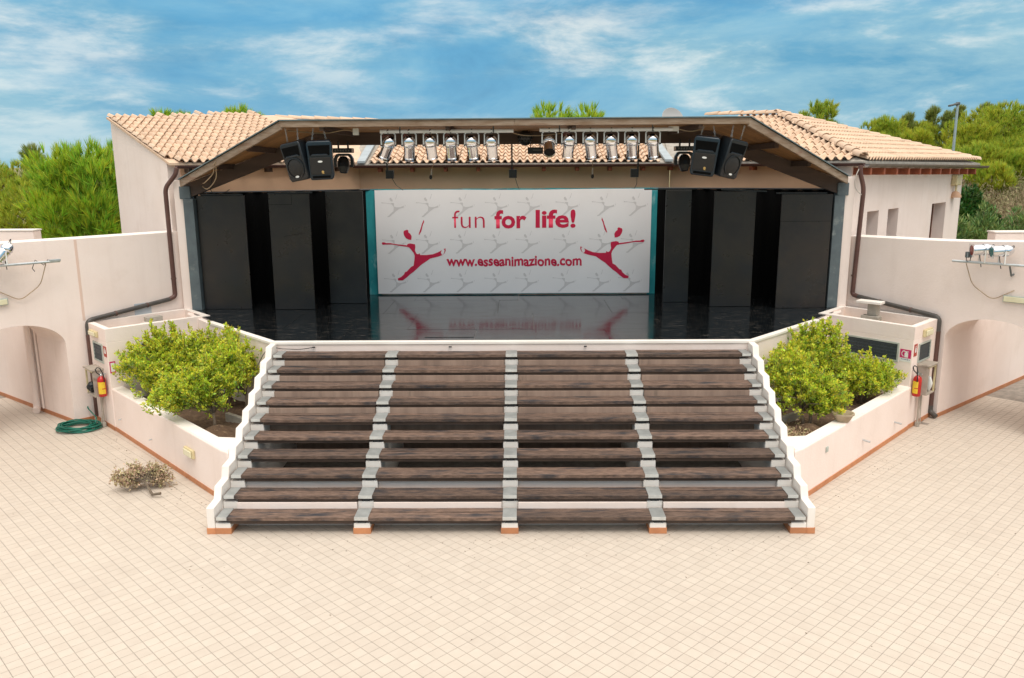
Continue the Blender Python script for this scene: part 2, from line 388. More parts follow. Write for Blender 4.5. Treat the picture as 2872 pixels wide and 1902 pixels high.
# ------------------------------------------------------------------ ground and paved court
def hgt(x, y):
    x = np.asarray(x, float); y = np.asarray(y, float)
    right = 4.4 * smoothstep(12, 40, y) * smoothstep(8, 18, x)
    left = 1.6 * smoothstep(12, 30, y) * smoothstep(8, 16, -x)
    far = 2.5 * smoothstep(40, 120, y) * (1 - smoothstep(8, 18, x))
    return -0.16 + right + left + far
gx = np.concatenate([[-1500, -500, -150, -70], np.arange(-44, 56.1, 2.0), [75, 150, 500, 1500]])
gy = np.concatenate([[-1500, -400, -100, -40], np.arange(-20, 60.1, 2.0), [80, 120, 300, 900, 1500]])
GX, GY = np.meshgrid(gx, gy)
GZ = hgt(GX, GY) + 0.12 * np.sin(GX * 1.3) * np.sin(GY * 1.1) * (GY > 18)
nx = len(gx)
gi = [(j * nx + i, j * nx + i + 1, (j + 1) * nx + i + 1, (j + 1) * nx + i) for j in range(len(gy) - 1) for i in range(nx - 1)]
tag(np_object('ground', np.stack([GX.ravel(), GY.ravel(), GZ.ravel()], 1), gi, GRASS), kind='structure')

court = build('court_floor', MB().box((0, 0.9, -0.0835), (27, 17.8, 0.16)), GROUT, None, (0, 0, 0), kind='structure')
TS = 0.15026                                  # tile module, laid at 45 degrees to the stage
c45 = math.sqrt(0.5)
tile_mb = MB()
h_, e_ = (TS - 0.0046) / 2, 0.0016
tile_mb.add([(-h_, -h_, -0.006), (h_, -h_, -0.006), (h_, h_, -0.006), (-h_, h_, -0.006),
             (-h_ + e_, -h_ + e_, 0), (h_ - e_, -h_ + e_, 0), (h_ - e_, h_ - e_, 0), (-h_ + e_, h_ - e_, 0)],
            [(4, 5, 6, 7), (0, 1, 5, 4), (1, 2, 6, 5), (2, 3, 7, 6), (3, 0, 4, 7)])
tile_me = mesh_of('floor_tile', tile_mb, FLOORT)
cand = []
ox, oy = -0.640, -2.087
for i in range(-95, 96):
    for j in range(-95, 96):
        x = ox + (i + j + 1) * TS * c45; y = oy + (i - j) * TS * c45
        if abs(x) > 13.2 or y < -7.6 or y > 9.4: continue
        if abs(x) < 4.2 and y > 1.3: continue
        if y > 1.2 and abs(x) < 4.45 + (y - 1.2) * 0.92 and y < 5.0 and abs(x) < 7.6: continue
        if y >= 5.0 and abs(x) < 8.3: continue
        cand.append((x, y))
def in_view(x, y):
    d = Vector((x, y, 0)) - CAMP
    dep = d.y * 0.978 - d.z * 0.208
    return abs(d.x) / dep < 0.60 and (d.y * 0.208 + d.z * 0.978) / dep > -0.405
seen = sorted([c for c in cand if in_view(*c)], key=lambda c: (Vector((c[0], c[1], 0)) - CAMP).length)
near = set(seen[:300])
for (x, y) in seen[:300]:
    M = Matrix.Translation((x, y, 0.0004 * random.uniform(-1, 1))) @ Matrix.Rotation(R(45 + random.uniform(-0.25, 0.25)), 4, 'Z')
    place('floor_tile', tile_me, court, M)
rest = [c for c in cand if c not in near]
tv = np.array(tile_mb.v); tf = np.array(tile_mb.f)
RV = []; RF = []
rv = np.empty((len(rest) * 8, 3)); rf = np.empty((len(rest) * 5, 4), int)
for k, (x, y) in enumerate(rest):
    a = R(45 + random.uniform(-0.25, 0.25)); ca, sa = math.cos(a), math.sin(a)
    rv[k * 8:k * 8 + 8, 0] = tv[:, 0] * ca - tv[:, 1] * sa + x
    rv[k * 8:k * 8 + 8, 1] = tv[:, 0] * sa + tv[:, 1] * ca + y
    rv[k * 8:k * 8 + 8, 2] = tv[:, 2] + 0.0004 * random.uniform(-1, 1)
    rf[k * 5:k * 5 + 5] = tf + k * 8
np_object('floor_tile_field', rv, rf, FLOORT, court, kind='stuff')

# ------------------------------------------------------------------ stairs of planks before the stage
STEP_R, STEP_G, Z0 = 0.182, 0.35, 0.26
stairs = thing('stage_steps', 'wide flight of dark weathered plank steps with metal plates in front of the stage', 'steps', (0, 0, 0))
PX = [-4.15, -2.11, 0.0, 2.11, 4.15]
def zrow(i): return Z0 + STEP_R * i
for k, x in enumerate(PX):
    outer = k in (0, 4); sgn = -1 if k == 0 else 1
    x0, x1 = (x - 0.118, x + 0.118)
    if outer: x0, x1 = sorted((sgn * 3.99, sgn * 4.21))
    prof = [(0.0, 0.0)]
    for i in range(10):
        zt = zrow(i) - 0.098
        prof += [(STEP_G * i, zt), (STEP_G * (i + 1), zt)]
    prof += [(3.5, 0.0)]
    build('pier', MB().prism_yz(prof, x0, x1), WHITE_P, stairs, bevel=0.012)
    sk = MB().box(((x0 + x1) / 2, 0.30, 0.045), (x1 - x0 + 0.016, 0.616, 0.09))
    build('pier_skirting', sk, SKIRT, stairs, bevel=0.004)
for sgn in (-1, 1):                            # stepped white parapets
    prof = [(-0.004, 0.0)]
    for i in range(10):
        zt = zrow(i) + 0.135
        prof += [(STEP_G * i - 0.004 + (0.02 if i else 0), zt), (STEP_G * (i + 1) - 0.05, zt + 0.012)]
    prof += [(3.46, zrow(9) + 0.12), (3.46, 0.0)]
    a, b = sorted((sgn * 4.213, sgn * 4.325))
    build('stepped_parapet', MB().prism_yz(prof, a, b), WHITE_P, stairs, bevel=0.012, seg=2)
    build('parapet_skirting', MB().box((sgn * 4.275, 0.30, 0.0455), (0.117, 0.626, 0.091)), SKIRT, stairs, bevel=0.004)
plank_meshes = {}
for i in range(10):
    y0, zt = STEP_G * i - 0.03, zrow(i)
    split = random.choice((0.19, 0.205, 0.215, 0.2))
    for k in range(4):
        xa = PX[k] + 0.004 if k else -4.19
        xb = PX[k + 1] - 0.004 if k < 3 else 4.19
        lw = xb - xa
        for (ya, yb) in ((y0, y0 + split), (y0 + split + 0.010, y0 + 0.325)):
            jz = random.uniform(-0.004, 0.003)
            mb = MB(); nseg = 8; ph = random.uniform(0, 6)
            sag = random.uniform(0.0, 0.007)
            for s in range(nseg + 1):
                t = s / nseg; x = xa + lw * t
                dz = jz - sag * math.sin(math.pi * t) + 0.0015 * math.sin(ph + 9 * t)
                dy = 0.003 * math.sin(ph * 2 + 7 * t) if ya == y0 else 0.0
                mb.v += [(x, ya + dy, zt - 0.048 + dz), (x, ya + dy, zt + dz), (x, yb, zt + dz), (x, yb, zt - 0.048 + dz)]
            for s in range(nseg):
                o = s * 4
                for q in range(4): mb.f.append((o + q, o + (q + 1) % 4, o + 4 + (q + 1) % 4, o + 4 + q))
            mb.f += [(3, 2, 1, 0), (nseg * 4, nseg * 4 + 1, nseg * 4 + 2, nseg * 4 + 3)]
            ob = build('plank', mb, WOOD, stairs); ob.location = (xa, (ya + yb) / 2, zt)
            ob.data.transform(Matrix.Translation((-xa, -(ya + yb) / 2, -zt)))
        # bearer under the nosing
        bx0, bx1 = (PX[k] + 0.12 if k else -3.99), (PX[k + 1] - 0.12 if k < 3 else 3.99)
        ob = build('bearer', MB().box(((bx0 + bx1) / 2, y0 + 0.026 + 0.06, zt - 0.080), (bx1 - bx0, 0.12, 0.054)), BEARER, stairs)
        # wall between the piers behind the tread
        if i in (0, 1, 5, 6, 7, 8):
            yr = STEP_G * i + (0.30 if i != 1 else 0.42)
            zb = 0.0 if i < 2 else zt - 0.30
            top = zt + STEP_R - 0.10 if i < 9 else zt + 0.05
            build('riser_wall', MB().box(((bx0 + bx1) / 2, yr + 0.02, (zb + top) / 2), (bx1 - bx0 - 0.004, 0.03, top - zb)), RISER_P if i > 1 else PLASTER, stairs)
    for k, x in enumerate(PX):                  # metal plates lapping the plank ends
        w = 0.20 if 0 < k < 4 else 0.15
        xc = x if 0 < k < 4 else math.copysign(4.105, x)
        mb = MB().box((xc, y0 + 0.160, zt + 0.0045), (w, 0.33, 0.004))
        pl_ = build('metal_plate', mb, STEEL, stairs, bevel=0.001, seg=1)
        build('nosing', MB().box((xc, y0 - 0.0075, zt - 0.016), (w, 0.005, 0.046)), NOSING, pl_)
        if 0 < k < 4:
            build('bracket', MB().box((x, y0 + 0.05, zt - 0.0735), (0.12, 0.03, 0.046)), BLACKPL, stairs)
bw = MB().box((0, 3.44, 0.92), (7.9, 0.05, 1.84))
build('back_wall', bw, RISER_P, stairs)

# ------------------------------------------------------------------ stage
ZS = 2.05
stage = thing('stage', 'raised stage with glossy black floor boards and white edge kerb', 'stage', (0, 6, 0))
SF = [(-4.32, 3.49), (4.32, 3.49), (6.20, 5.48), (7.05, 6.55), (7.25, 7.2), (3.9, 10.35), (-3.9, 10.35), (-7.25, 7.2), (-7.05, 6.55), (-6.20, 5.48)]
build('plinth', MB().prism(SF, -0.02, ZS - 0.03), PLASTER, stage)
def inset(poly, d):
    n = len(poly); out = []
    for i in range(n):
        a, b, c = Vector(poly[i - 1]), Vector(poly[i]), Vector(poly[(i + 1) % n])
        n1 = (b - a).normalized(); n2 = (c - b).normalized()
        n1 = Vector((-n1.y, n1.x)); n2 = Vector((-n2.y, n2.x))
        m = (n1 + n2).normalized(); out.append(tuple(b + m * d / max(0.3, m.dot(n1))))
    return out
# kerb along the front and the two canted sides
ring_o = inset(SF, -0.02); ring_i = inset(SF, 0.10)
for i in (0, 1, 9):
    j = (i + 1) % 10
    mb = MB().hexa([(*ring_o[i], ZS - 0.04), (*ring_o[j], ZS - 0.04), (*ring_i[j], ZS - 0.04), (*ring_i[i], ZS - 0.04)],
                   [(*ring_o[i], ZS + 0.012), (*ring_o[j], ZS + 0.012), (*ring_i[j], ZS + 0.012), (*ring_i[i], ZS + 0.012)])
    build('kerb', mb, WHITE_P, stage, bevel=0.008)
# black boards, clipped to the stage outline
FL = inset(SF, 0.104)
def clip(poly, a, b, c):                       # keep a*x + b*y <= c
    out = []
    for i in range(len(poly)):
        p, q = poly[i - 1], poly[i]
        dp, dq = a * p[0] + b * p[1] - c, a * q[0] + b * q[1] - c
        if (dp <= 0) != (dq <= 0):
            t = dp / (dp - dq); out.append((p[0] + (q[0] - p[0]) * t, p[1] + (q[1] - p[1]) * t))
        if dq <= 0: out.append(q)
    return out
ys = [3.55, 4.62, 6.35, 8.1, 10.4]
for r in range(4):
    off = (0.0, 1.1, 0.35, 0.8)[r]
    x = -8.0 + off
    while x < 7.3:
        xe = x + 2.44
        p = clip(clip(clip(clip(FL, 1, 0, xe - 0.003), -1, 0, -x - 0.003), 0, 1, ys[r + 1] - 0.003), 0, -1, -ys[r] - 0.003)
        if len(p) > 2:
            build('floor_board', MB().prism(p, ZS - 0.028, ZS + random.uniform(-0.0015, 0.0015)), STAGEF, stage)
        x = xe
build('trapdoor', MB().box((-1.15, 4.05, ZS + 0.003), (0.9, 0.34, 0.004)), STAGEF, stage)

# ------------------------------------------------------------------ planters beside the steps, service boxes, curved walls
def strip(mb, a, b, off0, off1, z0, z1, n):     # a slab along a->b between two offsets along the normal n
    A0 = (a[0] + n[0] * off0, a[1] + n[1] * off0); B0 = (b[0] + n[0] * off0, b[1] + n[1] * off0)
    A1 = (a[0] + n[0] * off1, a[1] + n[1] * off1); B1 = (b[0] + n[0] * off1, b[1] + n[1] * off1)
    return mb.hexa([(*A0, z0), (*B0, z0), (*B1, z0), (*A1, z0)], [(*A0, z1), (*B0, z1), (*B1, z1), (*A1, z1)])
def nrm(a, b, s):                               # unit normal of a->b, to the left (s=1) or right
    dx, dy = b[0] - a[0], b[1] - a[1]; L = math.hypot(dx, dy); return (-dy / L * s, dx / L * s)
SIDE = {}
for s, nm in ((-1, 'left'), (1, 'right')):
    P0 = (4.50 * s, 1.13); P1 = ((7.92 if s < 0 else 7.78) * s, 4.70 if s < 0 else 4.66)
    pl = thing('planter_bed', 'raised pink planter left of the steps, dry bush lying beside it' if s < 0 else 'raised pink planter right of the steps, clay bowl on its rim', 'planter', (6.0 * s, 3.2, 0))
    nin = nrm(P0, P1, 1 if s > 0 else -1)        # towards the soil
    RIM = 0.875
    strip_mb = MB()
    o = [P0, P1]
    a_in = (P0[0] + nin[0] * 0.24 - 0.0 * s, P0[1] + nin[1] * 0.24)
    # outer wall with the return to the parapet
    poly = [P0, P1, (P1[0] + nin[0] * 0.24, P1[1] + nin[1] * 0.24), (4.72 * s, P0[1] + 0.60), (4.327 * s, 1.70), (4.327 * s, 1.00)]
    build('outer_wall', MB().prism(poly, -0.01, RIM), WHITE_P if False else PLASTER, pl, bevel=0.03, seg=3)
    rp = [lerp2(P0, P1, 0.006), lerp2(P0, P1, 0.994), (P1[0] + nin[0] * 0.22, P1[1] + nin[1] * 0.22), (4.71 * s, P0[1] + 0.58), (4.35 * s, 1.66), (4.35 * s, 1.04)]
    cxx = sum(p[0] for p in rp) / 6; cyy = sum(p[1] for p in rp) / 6
    rp = [(p[0] + nin[0] * (0.022 if q < 2 else -0.012), p[1] + nin[1] * (0.022 if q < 2 else -0.012)) if q < 4 else p for q, p in enumerate(rp)]
    build('skylit_rim', MB().prism(rp, RIM - 0.002, RIM + 0.004), WHITE_P, pl)  # white top face colours in the skylight on the pink rim
    sk = MB(); strip(sk, lerp2(P0, P1, 0.004), lerp2(P0, P1, 0.996), -0.012, 0.004, 0.0, 0.085, nin)
    build('skirting', sk, SKIRT, pl)
    soil_poly = [(4.33 * s, 1.5), (P0[0] + nin[0] * 0.2, P0[1] + nin[1] * 0.2), (P1[0] + nin[0] * 0.2, P1[1] + nin[1] * 0.2), (6.42 * s, 6.18), (6.22 * s, 5.5), (4.33 * s, 3.5)]
    # uneven soil surface
    sv = []; n_ = 26
    xs = np.linspace(4.33, 8.0, 40); yy = np.linspace(1.2, 6.2, 50)
    idx = {}; sf = []
    for j, y in enumerate(yy):
        for i, x in enumerate(xs):
            sv.append((x * s, y, 0.66 + 0.035 * math.sin(3.1 * x + 2 * y) * math.sin(2.3 * y - x) + random.uniform(-0.014, 0.014) + 0.16 * math.exp(-((x - 5.05) ** 2 + (y - 2.45) ** 2) / 0.06)))
    inside = lambda x, y: (y < 1.13 + (x - 4.5) * 1.045 + 8) and (y - 1.13 > (x - 4.62) * 1.045 - 0.02)
    for j in range(49):
        for i in range(39):
            cx, cy = (xs[i] + xs[i + 1]) / 2, (yy[j] + yy[j + 1]) / 2
            if cy > 1.13 + (cx - 4.5) * 1.044 + 0.28 and (cy < 3.55 + (cx - 4.32) * 1.06):
                q = (j * 40 + i, j * 40 + i + 1, (j + 1) * 40 + i + 1, (j + 1) * 40 + i)
                sf.append(q if s > 0 else q[::-1])
    m_ = MB(); m_.v = sv; m_.f = sf
    build('soil', m_, SOIL, pl, smooth=True)
    kb = MB(); strip(kb, (4.42 * s, 2.72), (5.15 * s, 3.30), -0.04, 0.04, 0.55, 0.80, nrm((4.42 * s, 2.72), (5.15 * s, 3.30), 1))
    build('edging_stone', kb, CONC, pl, bevel=0.008)
    # service box
    F0 = ((7.92 if s < 0 else 7.72) * s, 4.68 if s < 0 else 4.62); F1 = (6.42 * s, 6.19); S1 = ((8.74 if s < 0 else 8.62) * s, 5.52); S2 = (7.26 * s, 7.10)
    bx = thing('service_box', 'pink service box with hollow top beside the %s end of the stage' % nm, 'box', (7.6 * s, 5.8, 0))
    wt = 0.125
    nf = nrm(F0, F1, -1 if s > 0 else 1)          # inwards
    cen = ((F0[0] + F1[0] + S1[0] + S2[0]) / 4, (F0[1] + F1[1] + S1[1] + S2[1]) / 4)
    def inward(a, b):
        n1 = nrm(a, b, 1); mid = lerp2(a, b, 0.5)
        return n1 if (cen[0] - mid[0]) * n1[0] + (cen[1] - mid[1]) * n1[1] > 0 else (-n1[0], -n1[1])
    nf, ns, nb, ne = inward(F0, F1), inward(F0, S1), inward(S1, S2), inward(F1, S2)
    TOPZ = 2.06
    base_poly = [F0, F1, S2, S1]
    build('body', MB().prism(base_poly, -0.01, 1.80), PLASTER, bx, bevel=0.012)
    # parapet ring of the hollow top
    def ins(p, va, vb): return (p[0] + va[0] * wt + vb[0] * wt, p[1] + va[1] * wt + vb[1] * wt)
    I0, I1, I2, I3 = ins(F0, nf, ns), ins(F1, nf, ne), ins(S2, nb, ne), ins(S1, nb, ns)
    rm = MB()
    for (a, b, ia, ib) in ((F0, F1, I0, I1), (F1, S2, I1, I2), (S2, S1, I2, I3), (S1, F0, I3, I0)):
        rm.hexa([(*a, 1.80), (*b, 1.80), (*ib, 1.80), (*ia, 1.80)], [(*a, TOPZ), (*b, TOPZ), (*ib, TOPZ), (*ia, TOPZ)])
    build('rim', rm, PLASTER, bx)
    rt = MB()
    for (a, b, ia, ib) in ((F0, F1, I0, I1), (F1, S2, I1, I2), (S2, S1, I2, I3), (S1, F0, I3, I0)):
        sh = lambda p, q: lerp2(p, q, 0.07)
        rt.hexa([(*sh(a, ia), TOPZ - 0.002), (*sh(b, ib), TOPZ - 0.002), (*sh(ib, b), TOPZ - 0.002), (*sh(ia, a), TOPZ - 0.002)], [(*sh(a, ia), TOPZ + 0.004), (*sh(b, ib), TOPZ + 0.004), (*sh(ib, b), TOPZ + 0.004), (*sh(ia, a), TOPZ + 0.004)])
    build('skylit_rim', rt, WHITE_P, bx)  # brightness of the pink rim under the sky, carried by a white skin
    build('tray_floor', MB().prism([I0, I1, I2, I3], 1.79, 1.805), SAND, bx)
    sk = MB(); nso = (-ns[0], -ns[1])
    strip(sk, F0, S1, 0.001, 0.014, 0.0, 0.085, nso); build('skirting', sk, SKIRT, bx)
    # louvred vents
    def vent(a, b, s0, s1, z0, z1, nout, name, parent):
        L = math.hypot(b[0] - a[0], b[1] - a[1]); A = lerp2(a, b, s0 / L); B = lerp2(a, b, s1 / L)
        fr = MB(); t = 0.03
        for (u0, u1, q0, q1) in ((0, 1, z0 - t, z0), (0, 1, z1, z1 + t)):
            strip(fr, A, B, 0.001, 0.02, q0, q1, nout)
        LL = s1 - s0
        for (u0, u1) in ((-t / LL, 0.0), (1.0, 1 + t / LL)):
            strip(fr, lerp2(A, B, u0), lerp2(A, B, u1), 0.001, 0.02, z0 - t, z1 + t, nout)
        v = build(name, fr, FRAMEG, parent)
        pn = MB(); strip(pn, A, B, -0.01, 0.004, z0, z1, nout); build('mesh_screen', pn, LOUVRE, v)
        k = max(3, int((z1 - z0) / 0.055))
        for q in range(k):
            zz = z0 + (q + 0.5) * (z1 - z0) / k
            sl = MB(); strip(sl, A, B, 0.003, 0.012, zz - 0.012, zz + 0.006, nout); build('slat', sl, LOUVRE, v)
    nfo = (-nf[0], -nf[1])
    if s < 0:
        vent(F0, F1, 0.66, 1.45, 1.36, 1.67, nfo, 'front_vent', bx)
        vent(F0, S1, 0.26, 0.74, 1.37, 1.70, nso, 'side_vent', bx)
    else:
        vent(F0, F1, 0.30, 1.36, 1.36, 1.68, nfo, 'front_vent', bx)
        vent(F0, S1, 0.30, 0.86, 1.34, 1.66, nso, 'side_vent', bx)
    # curved theatre wall with its arched passage
    if s < 0: path = [(-7.30, 7.15), (-7.42, 7.0), (-8.7, 5.44), (-9.6, 4.5), (-10.5, 3.45), (-11.25, 2.2), (-11.8, 0.8), (-12.1, -0.8), (-12.2, -2.4)]; tops = [3.75] * 9
    else: path = [(7.30, 7.15), (7.42, 7.0), (8.7, 5.44), (9.6, 4.5), (10.5, 3.45), (11.25, 2.2), (11.8, 0.8), (12.1, -0.8), (12.2, -2.4)]; tops = [3.585, 3.585, 3.615, 3.69, 3.72, 3.74, 3.75, 3.75, 3.75]
    cw = thing('theatre_wall', 'curved pink wall with an arched passage on the %s side of the court' % nm, 'wall', (9.0 * s, 5.0, 0))
    cum = [0.0]
    for i in range(1, len(path)): cum.append(cum[-1] + math.hypot(path[i][0] - path[i - 1][0], path[i][1] - path[i - 1][1]))
    def at(d, path=path, tops=tops, cum=cum):
        for i in range(len(cum) - 1):
            if d <= cum[i + 1] or i == len(cum) - 2:
                t = (d - cum[i]) / (cum[i + 1] - cum[i]); p = lerp2(path[i], path[i + 1], t); return p, tops[i] + (tops[i + 1] - tops[i]) * t
    j0 = cum[2] + (0.40 if s < 0 else 0.02); j1 = j0 + 1.75
    spring, rise = 1.66, 0.50
    def low(d):
        if d < j0 or d > j1: return 0.0
        t = (d - (j0 + j1) / 2) / ((j1 - j0) / 2); return spring + rise * math.sqrt(max(0.0, 1 - t * t * 0.999)) * 0.999
    ev = (-0.80 * 0.55, 0.60 * 0.55) if s < 0 else (0.76 * 0.55, 0.65 * 0.55)
    # a smooth run of stations
    ds = sorted(set([0.0, cum[-1], j0 - 1e-4, j0 + 1e-4, j1 - 1e-4, j1 + 1e-4] + list(np.linspace(0, cum[-1], 70)) + list(j0 + (j1 - j0) * (1 - np.cos(np.linspace(0.02, math.pi - 0.02, 26))) / 2)))
    def smooth_at(d, at=at, cum=cum):
        ps = [at(min(max(d + q, 0), cum[-1])) for q in (-0.45, -0.22, 0, 0.22, 0.45)] if 0.6 < d < cum[-1] - 0.6 else [at(d)]
        return (sum(p[0][0] for p in ps) / len(ps), sum(p[0][1] for p in ps) / len(ps)), sum(p[1] for p in ps) / len(ps)
    wm = MB(); prev = None
    for d in ds:
        p, zt = smooth_at(d); lo = low(d)
        if abs(d - j0 - 1e-4) < 1e-9 or abs(d - j1 + 1e-4) < 1e-9: lo = spring
        wm.v += [(p[0], p[1], lo), (p[0], p[1], zt), (p[0] + ev[0], p[1] + ev[1], zt), (p[0] + ev[0], p[1] + ev[1], lo)]
    for i in range(len(ds) - 1):
        o = i * 4
        for q in range(4):
            f = (o + q, o + 4 + q, o + 4 + (q + 1) % 4, o + (q + 1) % 4)
            wm.f.append(f if s < 0 else f[::-1])
    wm.f += [(0, 1, 2, 3), tuple(len(ds) * 4 - 4 + q for q in range(4))[::-1]]
    build('wall', wm, PLASTER, cw, smooth=30.0)
    tm = MB()
    for d in ds:
        p, zt = smooth_at(d)
        for (o_, z_) in ((0.015, zt - 0.002), (0.015, zt + 0.004), (0.985, zt + 0.004), (0.985, zt - 0.002)): tm.v.append((p[0] + ev[0] * o_, p[1] + ev[1] * o_, z_))
    for i in range(len(ds) - 1):
        o = i * 4
        for q in range(4):
            f = (o + q, o + 4 + q, o + 4 + (q + 1) % 4, o + (q + 1) % 4); tm.f.append(f if s < 0 else f[::-1])
    build('white_cap', tm, WHITE_P, cw)  # thin white skin: skylight on the wall top put into its colour
    # vault of the passage and its side walls
    vm = MB(); K = 1.55; st = [d for d in ds if j0 <= d <= j1]
    for d in st:
        p, zt = smooth_at(d); lo = max(low(d), spring)
        a = (p[0] + ev[0] * 1.0, p[1] + ev[1] * 1.0); b = (p[0] + ev[0] * (1 + K), p[1] + ev[1] * (1 + K))
        vm.v += [(*a, lo + 0.001), (*a, 2.7), (*b, 2.7), (*b, lo + 0.001)]
    for i in range(len(st) - 1):
        o = i * 4
        for q in range(4):
            f = (o + q, o + 4 + q, o + 4 + (q + 1) % 4, o + (q + 1) % 4); vm.f.append(f if s < 0 else f[::-1])
    vm.f += [(0, 1, 2, 3), tuple(len(st) * 4 - 4 + q for q in range(4))[::-1]]
    build('vault', vm, PLASTER, cw, smooth=30.0)
    J0 = smooth_at(j0)[0]; J1 = smooth_at(j1)[0]; eu = (ev[0] / 0.55, ev[1] / 0.55)
    for (J, far, sd_) in ((J0, 5.4, 1), (J1, 3.0, -1)):
        n1 = nrm((0, 0), eu, 1)
        tow = ((J0[0] - J1[0]) * sd_, (J0[1] - J1[1]) * sd_)
        if n1[0] * tow[0] + n1[1] * tow[1] < 0: n1 = (-n1[0], -n1[1])
        a = (J[0] + eu[0] * 0.551, J[1] + eu[1] * 0.551); b = (J[0] + eu[0] * far, J[1] + eu[1] * far)
        mb = MB(); strip(mb, a, b, 0.0, 0.4, 0.0, 2.72, n1); build('passage_wall', mb, PLASTER, cw)
        mb = MB(); strip(mb, (J[0] + eu[0] * 0.01, J[1] + eu[1] * 0.01), b, -0.012, -0.001, 0.0, 0.085, n1); build('skirting', mb, SKIRT, cw)
    # skirting between the box and the arch
    p_a, p_b = smooth_at(cum[2] + 0.03)[0], smooth_at(j0)[0]
    mb = MB(); nn = nrm(p_a, p_b, 1)
    if nn[0] * ev[0] + nn[1] * ev[1] > 0: nn = (-nn[0], -nn[1])
    strip(mb, p_a, p_b, 0.001, 0.013, 0.0, 0.085, nn); build('skirting', mb, SKIRT, cw)
    SIDE[s] = dict(P0=P0, P1=P1, nin=nin, F0=F0, F1=F1, S1=S1, S2=S2, nfo=nfo, nso=nso, path=path, smooth_at=smooth_at, cum=cum, ev=ev, eu=eu, J0=J0, wn=nn, wall=cw, box=bx, planter=pl)
    bk = thing('rear_wall', 'low pink wall showing above the %s theatre wall by the trees' % nm, 'wall', (13.0 * s, 9.2, 0))
    if s < 0: mb = MB().box((-14.15, 9.2, 1.81), (5.0, 0.35, 3.66))
    else: mb = MB().box((14.05, 9.2, 1.73), (5.0, 0.35, 3.50))
    build('wall', mb, PLASTER, bk, bevel=0.03)
    build('white_cap', MB().box(((-14.15 if s < 0 else 14.05), 9.2, 3.655 if s < 0 else 3.495), (5.02, 0.38, 0.03)), WHITE_P, bk)

# pale seam down the left theatre wall
sl = SIDE[-1]; d = sl['cum'][2] - 0.02; p, _ = sl['smooth_at'](d); p2, _ = sl['smooth_at'](d + 0.05)
mb = MB(); strip(mb, p, p2, 0.0005, 0.004, 2.10, 3.735, sl['wn'])
build('seam', mb, material('seam_filler', (0.72, 0.53, 0.44), rough=0.9), sl['wall'])

# ------------------------------------------------------------------ tiled buildings behind the stage
TW, TL, EXP = 0.186, 0.42, 0.345
tp = []
for k in range(7):
    t = k / 6; tp.append((-0.10 + 0.125 * t, 0.062 * math.sin(math.pi * t)))
for k in range(1, 4):
    t = k / 4; tp.append((0.025 + 0.075 * t, -0.020 * math.sin(math.pi * t)))
tp.append((0.104, 0.006))
tmb = MB(); n = len(tp)
for (y, dz, sx_) in ((0.0, 0.040, 1.0), (TL, 0.0, 0.94)):
    tmb.v += [(x * 0.93 * sx_, y, z + dz) for x, z in tp]
tmb.v += [(x * 0.93, 0.004, z + 0.040 - 0.026) for x, z in tp]
for k in range(n - 1):
    tmb.f += [(k, k + 1, n + k + 1, n + k), (k + 1, k, 2 * n + k, 2 * n + k + 1)]
TILE = mesh_of('roof_tile', tmb, ROOFT, smooth=50.0)
TVA = np.array(tmb.v); TFA = np.array(tmb.f)
def cap_mesh():
    mb = MB(); m = 8
    for (y, r, dz) in ((0.0, 0.115, 0.012), (0.44, 0.092, 0.0), (0.003, 0.098, 0.010)):
        for k in range(m + 1):
            a = math.pi * k / m; mb.v.append((r * math.cos(a), y, r * 0.85 * math.sin(a) + dz))
    for k in range(m):
        mb.f += [(k, k + 1, m + 1 + k + 1, m + 1 + k)[::-1], (k, k + 1, 2 * (m + 1) + k + 1, 2 * (m + 1) + k)]
    return mesh_of('ridge_tile', mb, ROOFT, smooth=50.0)
CAP = cap_mesh()
def roof_field(roof, P, e2, up2, pitch, test, ncol, nrow, limit=300, prefer=None):
    """rows of tiles from eave point P along e2 (plan), climbing along up2 at the given pitch"""
    e = Vector((e2[0], e2[1], 0)).normalized()
    up = Vector((up2[0], up2[1], 0)).normalized() * math.cos(pitch) + Vector((0, 0, math.sin(pitch)))
    nz = e.cross(up)
    if nz.z < 0: e = -e; nz = -nz; flip = True
    else: flip = False
    spots = []
    for c in range(ncol):
        for r in range(nrow):
            q = Vector(P) + (Vector((e2[0], e2[1], 0)).normalized()) * (TW * (c + 0.5)) + up * (EXP * r)
            mid = q + up * 0.2
            if test(mid.x, mid.y, c, r): spots.append((q, c, r))
    spots.sort(key=lambda s_: (s_[0] - CAMP).length if prefer is None else prefer(s_))
    V, F = [], []
    for k, (q, c, r) in enumerate(spots):
        jit = Matrix.Rotation(R(random.uniform(-1.4, 1.4)), 4, 'Z') @ Matrix.Rotation(R(random.uniform(-0.5, 0.7)), 4, 'X')
        M = Matrix(((e.x, up.x, nz.x, q.x), (e.y, up.y, nz.y, q.y), (e.z, up.z, nz.z, q.z + random.uniform(0, 0.004)), (0, 0, 0, 1))) @ jit
        if k < limit: place('roof_tile', TILE, roof, M)
        else:
            A = np.array(M); V.append(TVA @ A[:3, :3].T + A[:3, 3]); F.append(TFA + (len(V) - 1) * len(TVA))
    if V: np_object('roof_tile_field', np.concatenate(V), np.concatenate(F), ROOFT, roof, kind='stuff')
